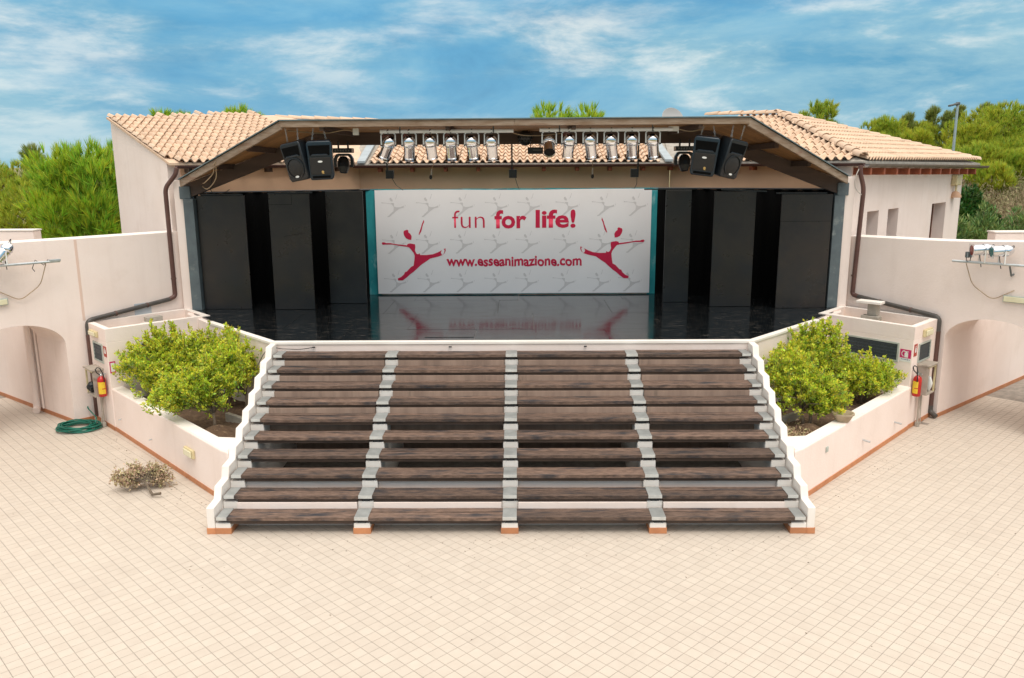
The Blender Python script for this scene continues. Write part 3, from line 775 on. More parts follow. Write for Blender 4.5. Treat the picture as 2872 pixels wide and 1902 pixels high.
def caps(roof, a, b, lift=0.03, name='ridge_tile'):
    a, b = Vector(a), Vector(b); d = (b - a); L = d.length; d.normalize()
    side = d.cross(Vector((0, 0, 1))).normalized(); up = side.cross(d)
    k = int(L / 0.37)
    for i in range(k + 1):
        p = a + d * (0.37 * i) + Vector((0, 0, lift + random.uniform(0, 0.006)))
        M = Matrix(((side.x, d.x, up.x, p.x), (side.y, d.y, up.y, p.y), (side.z, d.z, up.z, p.z), (0, 0, 0, 1)))
        place(name, CAP, roof, M @ Matrix.Rotation(R(random.uniform(-1.2, 1.2)), 4, 'Z'))
def gutter(name, a, b, m, parent, r=0.065):
    mb = MB(); a, b = Vector(a), Vector(b); d = (b - a).normalized(); sd_ = d.cross(Vector((0, 0, 1))).normalized()
    prof = [(math.cos(t) * r, -math.sin(t) * r) for t in np.linspace(0, math.pi, 9)]
    prof2 = [(math.cos(t) * (r - 0.006), -math.sin(t) * (r - 0.006)) for t in np.linspace(math.pi, 0, 9)]
    pr = prof + prof2; k = len(pr)
    for p in (a, b): mb.v += [tuple(p + sd_ * x + Vector((0, 0, z))) for x, z in pr]
    mb.f += [(i, (i + 1) % k, k + (i + 1) % k, k + i) for i in range(k)] + [tuple(range(k)), tuple(range(k, 2 * k))[::-1]]
    return build(name, mb, m, parent)

# left wing ---------------------------------------------------------
eL = Vector((3.4, 3.1)).normalized(); uL = Vector((-eL.y, eL.x)); AL = (-7.25, 7.0, 5.25); PITL = R(16)
def perp(x, y, A, u): return (x - A[0]) * u[0] + (y - A[1]) * u[1]
lw = thing('left_wing', 'pink house wing with sloping gable wall and tiled roof left of the stage', 'building', (-7.4, 9.0, 0))
bodyL = [(-7.46, 7.16), (-7.28, 7.36), (-3.97, 10.42), (-4.3, 13.7), (-6.9, 13.5), (-9.93, 9.93)]
zL = lambda p: 5.14 + max(0.0, perp(p[0], p[1], AL, uL)) * math.tan(PITL)
build('wall', MB().prism(bodyL, 0.0, zL), PLASTER, lw)
inl = MB(); a_, b_ = (-7.26, 7.36), (-3.95, 10.40); nl_ = nrm(a_, b_, 1)
if nl_[0] > 0: nl_ = (-nl_[0], -nl_[1])
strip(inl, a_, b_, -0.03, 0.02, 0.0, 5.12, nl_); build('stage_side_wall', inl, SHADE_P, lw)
build('front_return', MB().box((-7.19, 7.08, 3.3), (0.20, 0.2, 3.12)), PLASTER, lw, bevel=0.01)
rl = MB()
RL = [(-7.33, 6.98), (-3.9, 10.1), (-4.3, 13.9), (-6.95, 13.75), (-9.98, 9.85)]
zr = lambda p: 5.215 + perp(p[0], p[1], AL, uL) * math.tan(PITL)
rl.add([(*p, zr(p) - 0.05) for p in RL] + [(*p, zr(p)) for p in RL], [(4, 3, 2, 1, 0), (5, 6, 7, 8, 9)] + [(i, (i + 1) % 5, 5 + (i + 1) % 5, 5 + i) for i in range(5)])
roofL = build('roof', rl, ROOFT, lw)
def testL(x, y, c, r):
    pp = perp(x, y, AL, uL); al = (x - AL[0]) * eL.x + (y - AL[1]) * eL.y
    top = 3.86 + 0.235 * max(0, al)
    if c == 0 and r == 0: return False
    if al > 4.3: return (al - 4.35) < -0.05 * pp + 0.15 and pp < top
    return pp < top + 0.1 * math.sin(c * 2.1)
roof_field(roofL, (AL[0] - eL.x * 0.06, AL[1] - eL.y * 0.06, 5.225), eL, uL, PITL, testL, 26, 18, 300)
caps(roofL, (-6.95, 13.75, 6.50), (-4.3, 14.6, 6.44), 0.0)
gutter('gutter', (-7.16, 6.93, 5.17), (-3.95, 9.86, 5.17), GUTTERD, lw)
for k in range(7):
    p = Vector(AL[:2]) + eL * (0.35 + 0.62 * k) + uL * 0.18
    build('rafter_tail', MB().box((p.x, p.y, 5.07), (0.075, 0.42, 0.11), math.atan2(uL.y, uL.x) - math.pi / 2), WOOD_D, lw)

# middle range -------------------------------------------------------
cb = thing('rear_range', 'ochre walled range with tiled eaves behind the stage banner', 'building', (0, 11.5, 0))
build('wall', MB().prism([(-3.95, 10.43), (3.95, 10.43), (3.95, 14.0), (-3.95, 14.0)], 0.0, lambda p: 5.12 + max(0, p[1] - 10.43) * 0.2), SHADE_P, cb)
PITC = R(15)
rc = MB(); RC = [(-4.0, 10.06), (4.05, 10.06), (4.3, 13.4), (-4.3, 13.4)]
zc_ = lambda p: 5.175 + (p[1] - 10.06) * math.tan(PITC)
rc.add([(*p, zc_(p) - 0.05) for p in RC] + [(*p, zc_(p)) for p in RC], [(3, 2, 1, 0), (4, 5, 6, 7)] + [(i, (i + 1) % 4, 4 + (i + 1) % 4, 4 + i) for i in range(4)])
roofC = build('roof', rc, MORTAR, cb)
roof_field(roofC, (-3.62, 10.06, 5.185), (1, 0), (0, 1), PITC, lambda x, y, c, r: True, 39, 9, 300, prefer=lambda s_: s_[2])
gutter('gutter', (-4.0, 9.99, 5.15), (4.05, 9.99, 5.15), GUTTERD, cb)
for sgn, x in ((-1, -3.80), (1, 3.86)):         # metal valleys where the ranges meet
    mb = MB(); mb.hexa([(x - 0.10, 10.02, 5.20), (x + 0.10, 10.02, 5.20), (x + 0.03, 13.0, 5.98), (x - 0.17, 13.0, 5.98)],
                       [(x - 0.10, 10.02, 5.255), (x + 0.10, 10.02, 5.255), (x + 0.03, 13.0, 6.04), (x - 0.17, 13.0, 6.04)])
    build('valley_flashing', mb, FLASHM, cb)
for x in (-3.36, -2.55, -1.71, -0.89, -0.04, 0.76, 1.59, 2.41, 3.24, 3.93):
    build('rafter_tail', MB().box((x, 10.24, 5.05), (0.085, 0.36, 0.13)), RAFTER, cb, bevel=0.01)

# right wing ---------------------------------------------------------
H0 = (7.45, 7.0, 5.22); AP = (7.0, 11.6, 6.37); C0 = (3.9, 10.1, 5.2); E0 = (13.6, 13.8, 5.10)
rw = thing('right_wing', 'pink house wing with hipped tile roof, narrow windows and rafter tails right of the stage', 'building', (8.5, 10.0, 0))
eR = (Vector(H0[:2]) - Vector(C0[:2])).normalized(); uR = Vector((-eR.y, eR.x)) if eR.x * 0 + 1 else None
if uR.dot(Vector(AP[:2]) - Vector(C0[:2])) < 0: uR = -uR
pR = perp(AP[0], AP[1], C0, uR); PITR = math.atan2(AP[2] - 5.21, pR)
eE = (Vector(E0[:2]) - Vector(H0[:2])).normalized(); uE = Vector((-eE.y, eE.x))
pE = perp(AP[0], AP[1], H0, uE); PITE = math.atan2(AP[2] - 5.17, pE)
W0 = Vector((7.47, 7.45))
def wp(L, dep=0.0): q = W0 + eE * L + uE * dep; return (q.x, q.y)
inner = [wp(0.02, 0.40), wp(8.2, 0.40), (10.6, 15.6), (5.6, 13.2), (3.97, 10.42)]
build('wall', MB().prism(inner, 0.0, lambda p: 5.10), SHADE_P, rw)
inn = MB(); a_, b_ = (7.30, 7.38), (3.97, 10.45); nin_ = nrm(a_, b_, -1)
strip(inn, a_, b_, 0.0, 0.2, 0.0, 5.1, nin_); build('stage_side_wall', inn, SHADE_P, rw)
build('front_return', MB().box((7.20, 7.08, 3.3), (0.20, 0.2, 3.12)), PLASTER, rw, bevel=0.01)
segs = [(-0.22, 0.90), (1.64, 2.26), (3.0, 5.64), (6.88, 8.26)]
WT, WB = 4.05, 2.6
ew = MB()
ew.prism([wp(-0.22), wp(8.26), wp(8.26, 0.40), wp(-0.22, 0.40)], WT, 5.10)
ew.prism([wp(-0.22), wp(8.26), wp(8.26, 0.40), wp(-0.22, 0.40)], 0.0, WB)
for a, b in segs: ew.prism([wp(a), wp(b), wp(b, 0.40), wp(a, 0.40)], WB - 0.0005, WT + 0.0005)
build('end_wall', ew, PLASTER, rw)
for k, (a, b) in enumerate(((0.90, 1.64), (2.26, 3.0), (5.64, 6.88))):
    fr = MB(); t = 0.06
    for (u0, u1, z0, z1) in ((a, b, WT - t, WT), (a, b, WB, WB + t), (a, a + t, WB + t, WT - t), (b - t, b, WB + t, WT - t)):
        fr.prism([wp(u0, 0.31), wp(u1, 0.31), wp(u1, 0.37), wp(u0, 0.37)], z0 + 0.001, z1 - 0.001)
    wo = build('window', fr, BROWNW, rw)
    build('pane', MB().prism([wp(a + t, 0.335), wp(b - t, 0.335), wp(b - t, 0.345), wp(a + t, 0.345)], WB + t, WT - t), material('dark_pane', (0.015, 0.018, 0.02), rough=0.1), wo)
# roof slabs
def slab(poly3, th=0.05):
    mb = MB(); n_ = len(poly3)
    mb.add([(p[0], p[1], p[2] - th) for p in poly3] + list(poly3), [tuple(range(n_))[::-1], tuple(range(n_, 2 * n_))] + [(i, (i + 1) % n_, n_ + (i + 1) % n_, n_ + i) for i in range(n_)])
    return mb
zRi = lambda x, y: 5.175 + perp(x, y, C0, uR) * math.tan(PITR)
T1 = (5.66, 13.03)
pts = [(C0[0], C0[1]), (H0[0], H0[1]), (AP[0], AP[1]), T1, (4.2, 13.4)]
roofR = build('roof', slab([(x, y, zRi(x, y)) for x, y in pts]), MORTAR, rw)
build('hip_deck', slab([(H0[0], H0[1], 5.175), (E0[0], E0[1], 5.10), (AP[0], AP[1], zRi(AP[0], AP[1]))]), MORTAR, roofR)
build('rear_deck', slab([(E0[0], E0[1], 5.09), (10.8, 16.2, 5.1), (5.66, 14.2, 6.3), (AP[0], AP[1], zRi(AP[0], AP[1]) - 0.01)]), ROOFT, roofR)
lenR = (Vector(H0[:2]) - Vector(C0[:2])).length
hipv = Vector(AP[:2]) - Vector(H0[:2])
def left_of(x, y, a, b): return (b[0] - a[0]) * (y - a[1]) - (b[1] - a[1]) * (x - a[0])
def testR(x, y, c, r):
    return left_of(x, y, H0, AP) > 0.06 and perp(x, y, C0, uR) < pR + 0.02 + 0.15 * max(0, (lenR - (x - C0[0]) * eR.x - (y - C0[1]) * eR.y - 2.2)) * 0.5
roof_field(roofR, (C0[0] + eR.x * 0.15, C0[1] + eR.y * 0.15, 5.19), eR, uR, PITR, testR, 25, 12, 170, prefer=lambda s_: -s_[0].x)
def testE(x, y, c, r): return left_of(x, y, H0, AP) < -0.06 and left_of(x, y, E0, AP) > 0.02
# the tiles of the hip end
hipfield = build('hip_battens', MB().box(((H0[0] + AP[0]) / 2 + 1.5, 10.5, 5.35), (0.2, 0.2, 0.05)), MORTAR, roofR)
roof_field(roofR, (H0[0], H0[1], 5.185), eE, uE, PITE, testE, 52, 11, 130)
caps(roofR, (H0[0] + 0.02, H0[1] + 0.1, 5.26), (AP[0], AP[1], AP[2] + 0.05), 0.0, 'hip_tile')
caps(roofR, (E0[0] - 0.1, E0[1] - 0.05, 5.19), (AP[0], AP[1], AP[2] + 0.05), 0.0, 'hip_tile')
caps(roofR, (AP[0], AP[1], AP[2] + 0.05), (T1[0], T1[1], 6.47), 0.0)
g0 = Vector((H0[0], H0[1], 5.12)) - Vector((uE.x, uE.y, 0)) * 0.06; g1 = Vector((E0[0], E0[1], 5.03)) + Vector((eE.x, eE.y, 0)) * 0.5 - Vector((uE.x, uE.y, 0)) * 0.06
gutter('gutter', g0, g1, GUTTER, rw, 0.075)
gutter('gutter', (3.95, 9.90, 5.14), (7.42, 6.90, 5.14), GUTTERD, rw)
for k in range(11):
    p = Vector(H0[:2]) + eE * (0.25 + 0.82 * k) + uE * 0.26
    build('rafter_tail', MB().box((p.x - uE.x * 0.06, p.y - uE.y * 0.06, 4.965 - 0.009 * k), (0.10, 0.56, 0.15), math.atan2(uE.y, uE.x) - math.pi / 2), RAFTER, rw, bevel=0.008)
for k in range(7):
    p = Vector(C0[:2]) + eR * (0.3 + 0.62 * k) + uR * 0.2
    build('rafter_tail', MB().box((p.x, p.y, 5.05), (0.08, 0.42, 0.12), math.atan2(uR.y, uR.x) - math.pi / 2), RAFTER, rw)

# ------------------------------------------------------------------ timber canopy over the stage
cp = thing('stage_canopy', 'timber canopy with sloping sides, weathered fascia boards and boarded soffit over the stage', 'canopy', (0, 6, 2.05))
FLp, FRp = Vector((-4.0, 3.8, 5.915)), Vector((4.13, 3.8, 5.925))
ELp, ERp = Vector((-7.03, 6.70, 4.87)), Vector((7.03, 6.70, 4.86))
BLp, BRp = Vector((-4.14, 7.16, 5.90)), Vector((4.16, 7.16, 5.90))
CLp, CRp = Vector((-7.06, 7.16, 4.87)), Vector((7.06, 7.16, 4.86))
def board(a, b, h, t, mat_, parent, name, split=1):
    d = (b - a); hd = Vector((d.x, d.y, 0)).normalized(); nn = Vector((hd.y, -hd.x, 0))
    for k in range(split):
        p, q = a + d * (k / split), a + d * ((k + 1) / split)
        if k: p = p + d.normalized() * 0.004
        lo = Vector((0, 0, -h))
        mb = MB().hexa([p + lo, q + lo, q + lo - nn * t, p + lo - nn * t], [p, q, q - nn * t, p - nn * t])
        build(name, mb, mat_, parent, bevel=0.004, seg=1)
board(FLp, FRp, 0.108, 0.04, FASCIA, cp, 'fascia_board', 2)
board(ELp, FLp, 0.145, 0.04, FASCIA, cp, 'fascia_board', 1)
board(FRp, ERp, 0.145, 0.04, FASCIA, cp, 'fascia_board', 1)
up_ = Vector((0, 0, 0.004)); th_ = Vector((0, 0, 0.022))
def ov(p, dx, dy): return p + Vector((dx, dy, 0))
quadm = MB().hexa([ov(FLp, -0.02, -0.025) + up_, ov(FRp, 0.02, -0.025) + up_, BRp + up_, BLp + up_], [ov(FLp, -0.02, -0.025) + th_, ov(FRp, 0.02, -0.025) + th_, BRp + th_, BLp + th_])
quadl = MB().hexa([ov(FLp, -0.021, -0.02) + up_, BLp + up_, CLp + up_, ov(ELp, -0.03, -0.02) + up_][::-1], [ov(FLp, -0.021, -0.02) + th_, BLp + th_, CLp + th_, ov(ELp, -0.03, -0.02) + th_][::-1])
quadr = MB().hexa([ov(FRp, 0.021, -0.02) + up_, BRp + up_, CRp + up_, ov(ERp, 0.03, -0.02) + up_], [ov(FRp, 0.021, -0.02) + th_, BRp + th_, CRp + th_, ov(ERp, 0.03, -0.02) + th_])
for qd in (quadm, quadl, quadr): build('roofing_sheet', qd, SHEET, cp)
dn = Vector((0, 0, -0.05))
def bil(a, b, c, d, u, v): return (a * (1 - v) + b * v) * (1 - u) + (d * (1 - v) + c * v) * u
for (a, b, c, d, s) in ((FLp, BLp, CLp, ELp, -1), (FRp, BRp, CRp, ERp, 1)):
    ks = 18
    a2, d2 = a + Vector((0.02 * -s, 0.07, 0)), d + Vector((-0.03 * s, 0.06, 0))
    for k in range(ks):
        v0, v1 = k / ks + 0.004, (k + 1) / ks - 0.004
        t4 = [bil(a2, b, c, d2, u, v) + dn for u, v in ((0.0, v0), (1.0, v0), (1.0, v1), (0.0, v1))]
        lo4 = [p + Vector((0, 0, -0.018)) for p in t4]
        mb = MB().hexa(lo4 if s > 0 else lo4[::-1], t4 if s > 0 else t4[::-1])
        build('soffit_board', mb, SOFFIT, cp)
    for u in (0.30, 0.62):
        p, q = bil(a2, b, c, d2, u, 0.05) + dn * 1.4, bil(a2, b, c, d2, u, 0.93) + dn * 1.4
        board(p, q, 0.11, 0.07, WOOD_D, cp, 'joist')
ks = 14
for k in range(ks):
    v0, v1 = k / ks + 0.004, (k + 1) / ks - 0.004
    t4 = [bil(FLp + Vector((0.05, 0.06, 0)), BLp, BRp, FRp + Vector((-0.05, 0.06, 0)), u, v) + dn for u, v in ((0, v0), (1, v0), (1, v1), (0, v1))]
    build('soffit_board', MB().hexa([p + Vector((0, 0, -0.018)) for p in t4], t4), SOFFIT, cp)
# portal frame: posts, raking beams, long beam
build('beam', MB().box((0.01, 7.0, 5.70), (8.26, 0.16, 0.255)), BEAM, cp)
for s in (-1, 1):
    xb = 4.115 * s; xe = 7.05 * s
    mb = MB(); y0, y1 = 6.925, 7.075
    lo = [(xb, y0, 5.575), (xe, y0, 4.455), (xe, y1, 4.455), (xb, y1, 5.575)]; hi = [(xb, y0, 5.825), (xe, y0, 4.765), (xe, y1, 4.765), (xb, y1, 5.825)]
    mb.hexa(lo if s > 0 else lo[::-1], hi if s > 0 else hi[::-1])
    build('raking_beam', mb, BEAM, cp)
    build('beam_end', MB().box((7.02 * s, 6.99, 4.60), (0.24, 0.20, 0.27)), POSTM, cp, bevel=0.015)
    build('post', MB().box((6.955 * s, 7.0, 3.26), (0.22, 0.26, 2.42)), POSTM, cp, bevel=0.008)
for x in (-3.3, -1.1, 1.1, 3.3):
    build('joist', MB().box((x, 5.4, 5.79), (0.07, 3.1, 0.09)), WOOD_D, cp)

# ------------------------------------------------------------------ black flats, drapes and banner
flat_lab = {(-1, 0): 'black masking flat nearest the left post', (-1, 1): 'black masking flat with hatch lines and a crack, middle of the left three', (-1, 2): 'black masking flat next to the left edge of the banner',
            (1, 0): 'black masking flat nearest the right post, joint across it', (1, 1): 'black masking flat, middle of the right three', (1, 2): 'narrow black masking flat next to the right edge of the banner'}
FD = {(-1, 0): (-6.82, -5.78, 7.02, 4.53), (-1, 1): (-5.24, -4.36, 6.93, 4.56), (-1, 2): (-4.20, -3.36, 7.72, 4.585),
      (1, 0): (5.72, 6.80, 6.88, 4.50), (1, 1): (4.34, 5.24, 7.10, 4.555), (1, 2): (3.41, 3.98, 7.72, 4.575)}
for (s, k), (x0, x1, y, zt) in FD.items():
    f = thing('masking_flat', flat_lab[(s, k)], 'stage flat', ((x0 + x1) / 2, y, ZS), group='black flats at the sides of the stage')
    build('panel', MB().box(((x0 + x1) / 2, y, (zt + ZS + 0.004) / 2), (x1 - x0, 0.035, zt - ZS - 0.004)), BLACKP, f, bevel=0.004, seg=1)
    inner_x = x1 if s < 0 else x0
    build('return_panel', MB().box((x0 + 0.02 if s < 0 else x1 - 0.02, y + 0.42, (zt + ZS) / 2 - 0.02), (0.03, 0.78, zt - ZS - 0.05)), BLACKV, f)
    build('batten', MB().box(((x0 + x1) / 2 + random.uniform(-0.2, 0.3), y + 0.03, zt + 0.022), (random.uniform(0.8, 1.2), 0.04, 0.028), 0, Matrix.Rotation(R(random.uniform(-2, 3)), 4, 'Y')), BLACKPL, f)
    if (s, k) == (-1, 1):
        hm = MB()
        for (a, b, c, d) in ((-5.24, -4.74, 4.335, 4.341), (-4.745, -4.739, 4.335, 4.55)): hm.box(((a + b) / 2, y - 0.0185, (c + d) / 2), (b - a, 0.002, d - c))
        build('hatch_joint', hm, BLACKV, f)
        cm = MB(); xx = -4.92
        for q in range(7):
            cm.box((xx, y - 0.0185, 3.66 + 0.012 * q * (1 if q % 2 else 0.8)), (0.075, 0.002, 0.007), 0, Matrix.Rotation(R(random.uniform(-25, 5)), 4, 'Y')); xx += 0.065
        build('crack', cm, BLACKV, f)
    if (s, k) == (1, 0):
        build('joint', MB().box(((x0 + x1) / 2, y - 0.0185, 3.93), (x1 - x0, 0.002, 0.006)), BLACKV, f)
for s in (-1, 1):
    dr = thing('black_drape', 'black cloth hanging behind the %s masking flats' % ('left' if s < 0 else 'right'), 'drape', (5.4 * s, 8.3, ZS))
    mb = MB(); K = 60
    a, b = Vector((3.25 * s, 9.06)), Vector((7.04 * s, 7.55)); dd = b - a; nn = Vector((-dd.y, dd.x)).normalized()
    for i in range(K + 1):
        p = a + dd * (i / K) + nn * 0.035 * math.sin(i * 1.35); mb.v += [(p.x, p.y, ZS - 0.02), (p.x, p.y, 4.56)]
    for i in range(K): mb.f.append((2 * i, 2 * i + 2, 2 * i + 3, 2 * i + 1))
    build('cloth', mb, BLACKV, dr, smooth=True)
    build('rail', MB().tube([(a.x, a.y, 4.58), (b.x, b.y, 4.58)], 0.02), BLACKPL, dr)
    build('side_cloth', MB().box((6.98 * s, 7.32, 3.30), (0.03, 0.36, 2.46)), BLACKV, dr)

bd = thing('teal_backdrop', 'teal printed backdrop sheet showing at both sides of the white banner', 'backdrop', (0, 8.97, ZS))
mb = MB(); K = 40
for i in range(K + 1):
    x = -3.53 + 7.05 * i / K; yv = 8.97 + 0.012 * math.sin(i * 1.1)
    mb.v += [(x, yv, ZS + 0.004), (x, yv, 4.585 + 0.012 * abs(math.sin(i * 0.55)))]
for i in range(K): mb.f.append((2 * i, 2 * i + 2, 2 * i + 3, 2 * i + 1))
build('sheet', mb, TEAL, bd, smooth=True)
build('top_rail', MB().tube([(-3.6, 9.0, 4.57), (3.58, 9.0, 4.57)], 0.022), BLACKPL, bd)
bn = thing('stage_banner', 'white banner with crimson lettering and leaping dancer figures at the back of the stage', 'banner', (0, 8.90, ZS))
BY = 8.905
mb = MB(); KX, KZ = 30, 8
for j in range(KZ + 1):
    for i in range(KX + 1):
        u, v = i / KX, j / KZ
        mb.v.append((-3.300 + 6.58 * u + (0.03 * (1 - v)) * (0.5 - u) * -2 * 0, BY + 0.0006 * math.sin(7 * u + 2 * v), 2.085 + (4.57 - 2.085) * v + (0.008 * math.sin(u * 9) if j == KZ else 0)))
for j in range(KZ):
    for i in range(KX):
        o = j * (KX + 1) + i; mb.f.append((o, o + 1, o + KX + 2, o + KX + 1))
build('sheet', mb, BANNER, bn, smooth=True)
def bpx(x, y): return (-3.300 + (x - 145) * 0.003251, 4.57 - (y - 86) * 0.003218)
MB_XZ = Matrix(((1, 0, 0, 0), (0, 0, -1, BY - 0.0008), (0, 1, 0, 0), (0, 0, 0, 1)))   # x,y of a plate -> X,Z of the banner
MAN = [[(350, 385), (375, 376), (384, 382), (383, 395), (398, 408), (407, 425), (403, 452), (385, 450), (365, 440), (352, 420), (347, 400)],
       [(500, 303), (502, 320), (492, 340), (486, 365), (478, 392), (463, 415), (459, 412), (468, 385), (478, 360), (485, 335), (497, 308)],
       [(183, 475), (190, 468), (205, 470), (215, 475), (245, 475), (280, 482), (330, 488), (370, 493), (375, 482), (395, 478), (430, 485), (432, 505), (428, 530), (437, 553), (450, 560), (462, 552), (466, 565), (510, 566), (560, 560), (600, 545), (628, 530), (620, 545), (624, 560), (634, 566), (600, 578), (540, 592), (500, 620), (470, 640), (440, 668), (415, 690), (385, 712), (360, 735), (330, 757), (296, 757), (293, 742), (320, 730), (340, 712), (350, 692), (362, 690), (395, 655), (415, 645), (422, 600), (425, 570), (418, 550), (400, 525), (385, 508), (365, 503), (310, 495), (260, 486), (205, 486), (190, 488)],
       [(640, 522), (655, 516), (656, 534), (648, 552), (636, 565), (646, 545), (648, 528)]]
def figure(name, f, m, th):
    mb = MB()
    for pc in MAN: mb.plate([bpx(*f(x, y)) for x, y in pc], MB_XZ, th)
    return build(name, mb, m, bn)
figure('red_dancer', lambda x, y: (x, y), INKRED, 0.002)
figure('red_dancer', lambda x, y: (2308 - x, y - 10), INKRED, 0.002)
SCL = 0.373
for xs_, yb in (((192, 445, 698, 950, 1188, 1467, 1732, 1965), 282), ((187, 437, 690, 942, 1175, 1455, 1718, 1950), 555), ((190, 440, 690, 940, 1170, 1448, 1705, 1935), 846)):
    for x0 in xs_: figure('grey_dancer', lambda x, y, x0=x0, yb=yb: (x0 + (x - 183) * SCL, yb + (y - 757) * SCL), INKGREY, 0.0008)
def lettering(txt, x0, x1, yb, yt, bold, name, wob=0.0):
    """text set to span the banner pixels x0..x1 with its baseline at yb and the ascender top at yt"""
    cu = bpy.data.curves.new('t', 'FONT'); cu.body = txt; cu.size = 1.0; cu.offset = bold; cu.resolution_u = 3
    to = bpy.data.objects.new('t', cu); COL.objects.link(to)
    bpy.context.view_layer.update()
    me = bpy.data.meshes.new_from_object(to.evaluated_get(bpy.context.evaluated_depsgraph_get()))
    COL.objects.unlink(to); bpy.data.objects.remove(to)
    co = np.empty(len(me.vertices) * 3); me.vertices.foreach_get('co', co); co = co.reshape(-1, 3)
    mn, mx = co.min(0), co.max(0)
    A, B = bpx(x0, yb), bpx(x1, yt)
    u = (co[:, 0] - mn[0]) / (mx[0] - mn[0]); v = co[:, 1] / mx[1]
    out = np.stack([A[0] + (B[0] - A[0]) * u, np.full(len(u), BY - 0.0034), A[1] + (B[1] - A[1]) * v + wob * np.sin(u * 60) * (B[1] - A[1])], 1)
    out -= np.array(wloc(bn))
    me.vertices.foreach_set('co', out.ravel()); me.update()
    me.materials.clear(); me.materials.append(INKRED)
    o = bpy.data.objects.new(name, me); COL.objects.link(o); o.parent = bn
    return o
lettering('fun', 710, 948, 367, 237, -0.012, 'lettering')
lettering('for', 1020, 1255, 365, 235, 0.028, 'lettering')
lettering('life!', 1322, 1616, 362, 233, 0.028, 'lettering')
lettering('www.esseanimazione.com', 660, 1664, 648, 578, 0.03, 'lettering', 0.05)

# ------------------------------------------------------------------ stage lighting and sound
def copy_tree(o, parent=None):
    c = o.copy(); COL.objects.link(c); c.parent = parent
    for ch in o.children: copy_tree(ch, c)
    return c
def light_bar(x0, x1, z, label):
    t = thing('lamp_bar', label, 'lighting bar', ((x0 + x1) / 2, 4.06, z))
    build('tube', MB().tube([(x0, 4.06, z), (x1, 4.06, z)], 0.033, 12), WHITEM, t, smooth=40.0)
    for k in (0.15, 0.85):
        x = x0 + (x1 - x0) * k
        build('strap', MB().lathe([(0.034, -0.012), (0.036, -0.012), (0.036, 0.012), (0.034, 0.012)], 12, Matrix.Translation((x, 4.06, z)) @ Matrix.Rotation(R(90), 4, 'Y')).box((x, 4.06, z + 0.055), (0.024, 0.006, 0.05)), LAMPG, t)
    return t
light_bar(-2.31, 0.05, 5.735, 'white tube under the canopy carrying the left six spotlights')
light_bar(0.51, 2.85, 5.745, 'white tube under the canopy carrying the right six spotlights')

def par_can(root, tilt, lean, cable=True, front_frame=True):
    """silver can on a U yoke; the origin is the bar, the lamp hangs below it"""
    pz = -0.255
    yk = MB(); w = 0.125
    pts = [(-w, 0, pz - 0.03), (-w, 0, -0.075), (-w + 0.03, 0, -0.046), (w - 0.03, 0, -0.046), (w, 0, -0.075), (w, 0, pz - 0.03)]
    for a, b in zip(pts[:-1], pts[1:]):
        a, b = Vector(a), Vector(b); d = b - a; yk.box((a + b) / 2, (d.length + 0.012, 0.02, 0.020), 0, Matrix.Rotation(-math.atan2(d.z, d.x), 4, 'Y'))
    build('yoke', yk, WHITEM, root, local=True)
    build('clamp', MB().box((0, 0, -0.018), (0.03, 0.05, 0.07)).tube([(0, 0, -0.07), (0, 0, -0.03)], 0.01, 6), LAMPG, root, local=True, bevel=0.004)
    Mx = Matrix.Translation((0, 0, pz)) @ Matrix.Rotation(lean, 4, 'Y') @ Matrix.Rotation(tilt, 4, 'X')
    prof = [(0.104, -0.245), (0.104, -0.225), (0.098, -0.22), (0.098, -0.03), (0.106, -0.026), (0.106, -0.012), (0.100, -0.008), (0.110, 0.0), (0.113, 0.01), (0.113, 0.032), (0.108, 0.038), (0.108, 0.055)]
    body = build('can', MB().lathe(prof, 24, Mx), CHROME, root, local=True, smooth=35.0)
    dome = [(0.108, 0.055), (0.106, 0.075), (0.099, 0.10), (0.086, 0.125), (0.068, 0.145), (0.053, 0.156)]
    build('rear_cap', MB().lathe(dome, 24, Mx), CHROME, body, local=True, smooth=True)
    build('vent_hole', MB().lathe([(0.0535, 0.1555), (0.045, 0.145), (0.0, 0.14)], 16, Mx), BLACKV, body, local=True)
    build('lamp_face', MB().lathe([(0.097, -0.17), (0.05, -0.155), (0.0, -0.15)], 16, Mx), DARKIN, body, local=True)
    if front_frame:
        q = 0.122; fr = MB()
        ring = [(math.cos(t) * 0.088, math.sin(t) * 0.088) for t in np.linspace(math.pi / 4, math.pi / 4 + 2 * math.pi, 24, endpoint=False)]
        sq = []
        for (x, y) in ring:
            k = q / max(abs(x), abs(y)); sq.append((x * k, y * k))
        for z in (-0.262, -0.256): fr.v += [tuple(Mx @ Vector((x, y, z))) for x, y in ring] + [tuple(Mx @ Vector((x, y, z))) for x, y in sq]
        for k in range(24):
            j = (k + 1) % 24
            fr.f += [(k, j, 24 + j, 24 + k), (48 + k, 72 + k, 72 + j, 48 + j), (24 + k, 24 + j, 72 + j, 72 + k)]
        build('gel_frame', fr, CHROME, body, local=True)
        build('frame_clip', MB().box((0, -0.108, -0.252), (0.03, 0.02, 0.04), 0).box((0, 0.108, -0.252), (0.03, 0.02, 0.04), 0), CHROME, body, local=True).data.transform(Mx)
    for sx_ in (-1, 1):
        build('knob', MB().tube([(sx_ * 0.113, 0, pz - 0.005), (sx_ * 0.145, 0, pz - 0.005)], 0.016, 8), BLACKPL, root, local=True)
    if cable:
        r0 = Mx @ Vector((0, 0, 0.15))
        build('lead', MB().tube([r0, r0 + Vector((-0.05, -0.03, 0.05)), Vector((-0.10, -0.02, -0.12)), Vector((-0.07, -0.01, -0.05)), Vector((0.0, -0.035, 0.0))], 0.006, 5), material('red_lead', (0.20, 0.05, 0.035), rough=0.6), root, local=True, smooth=True)
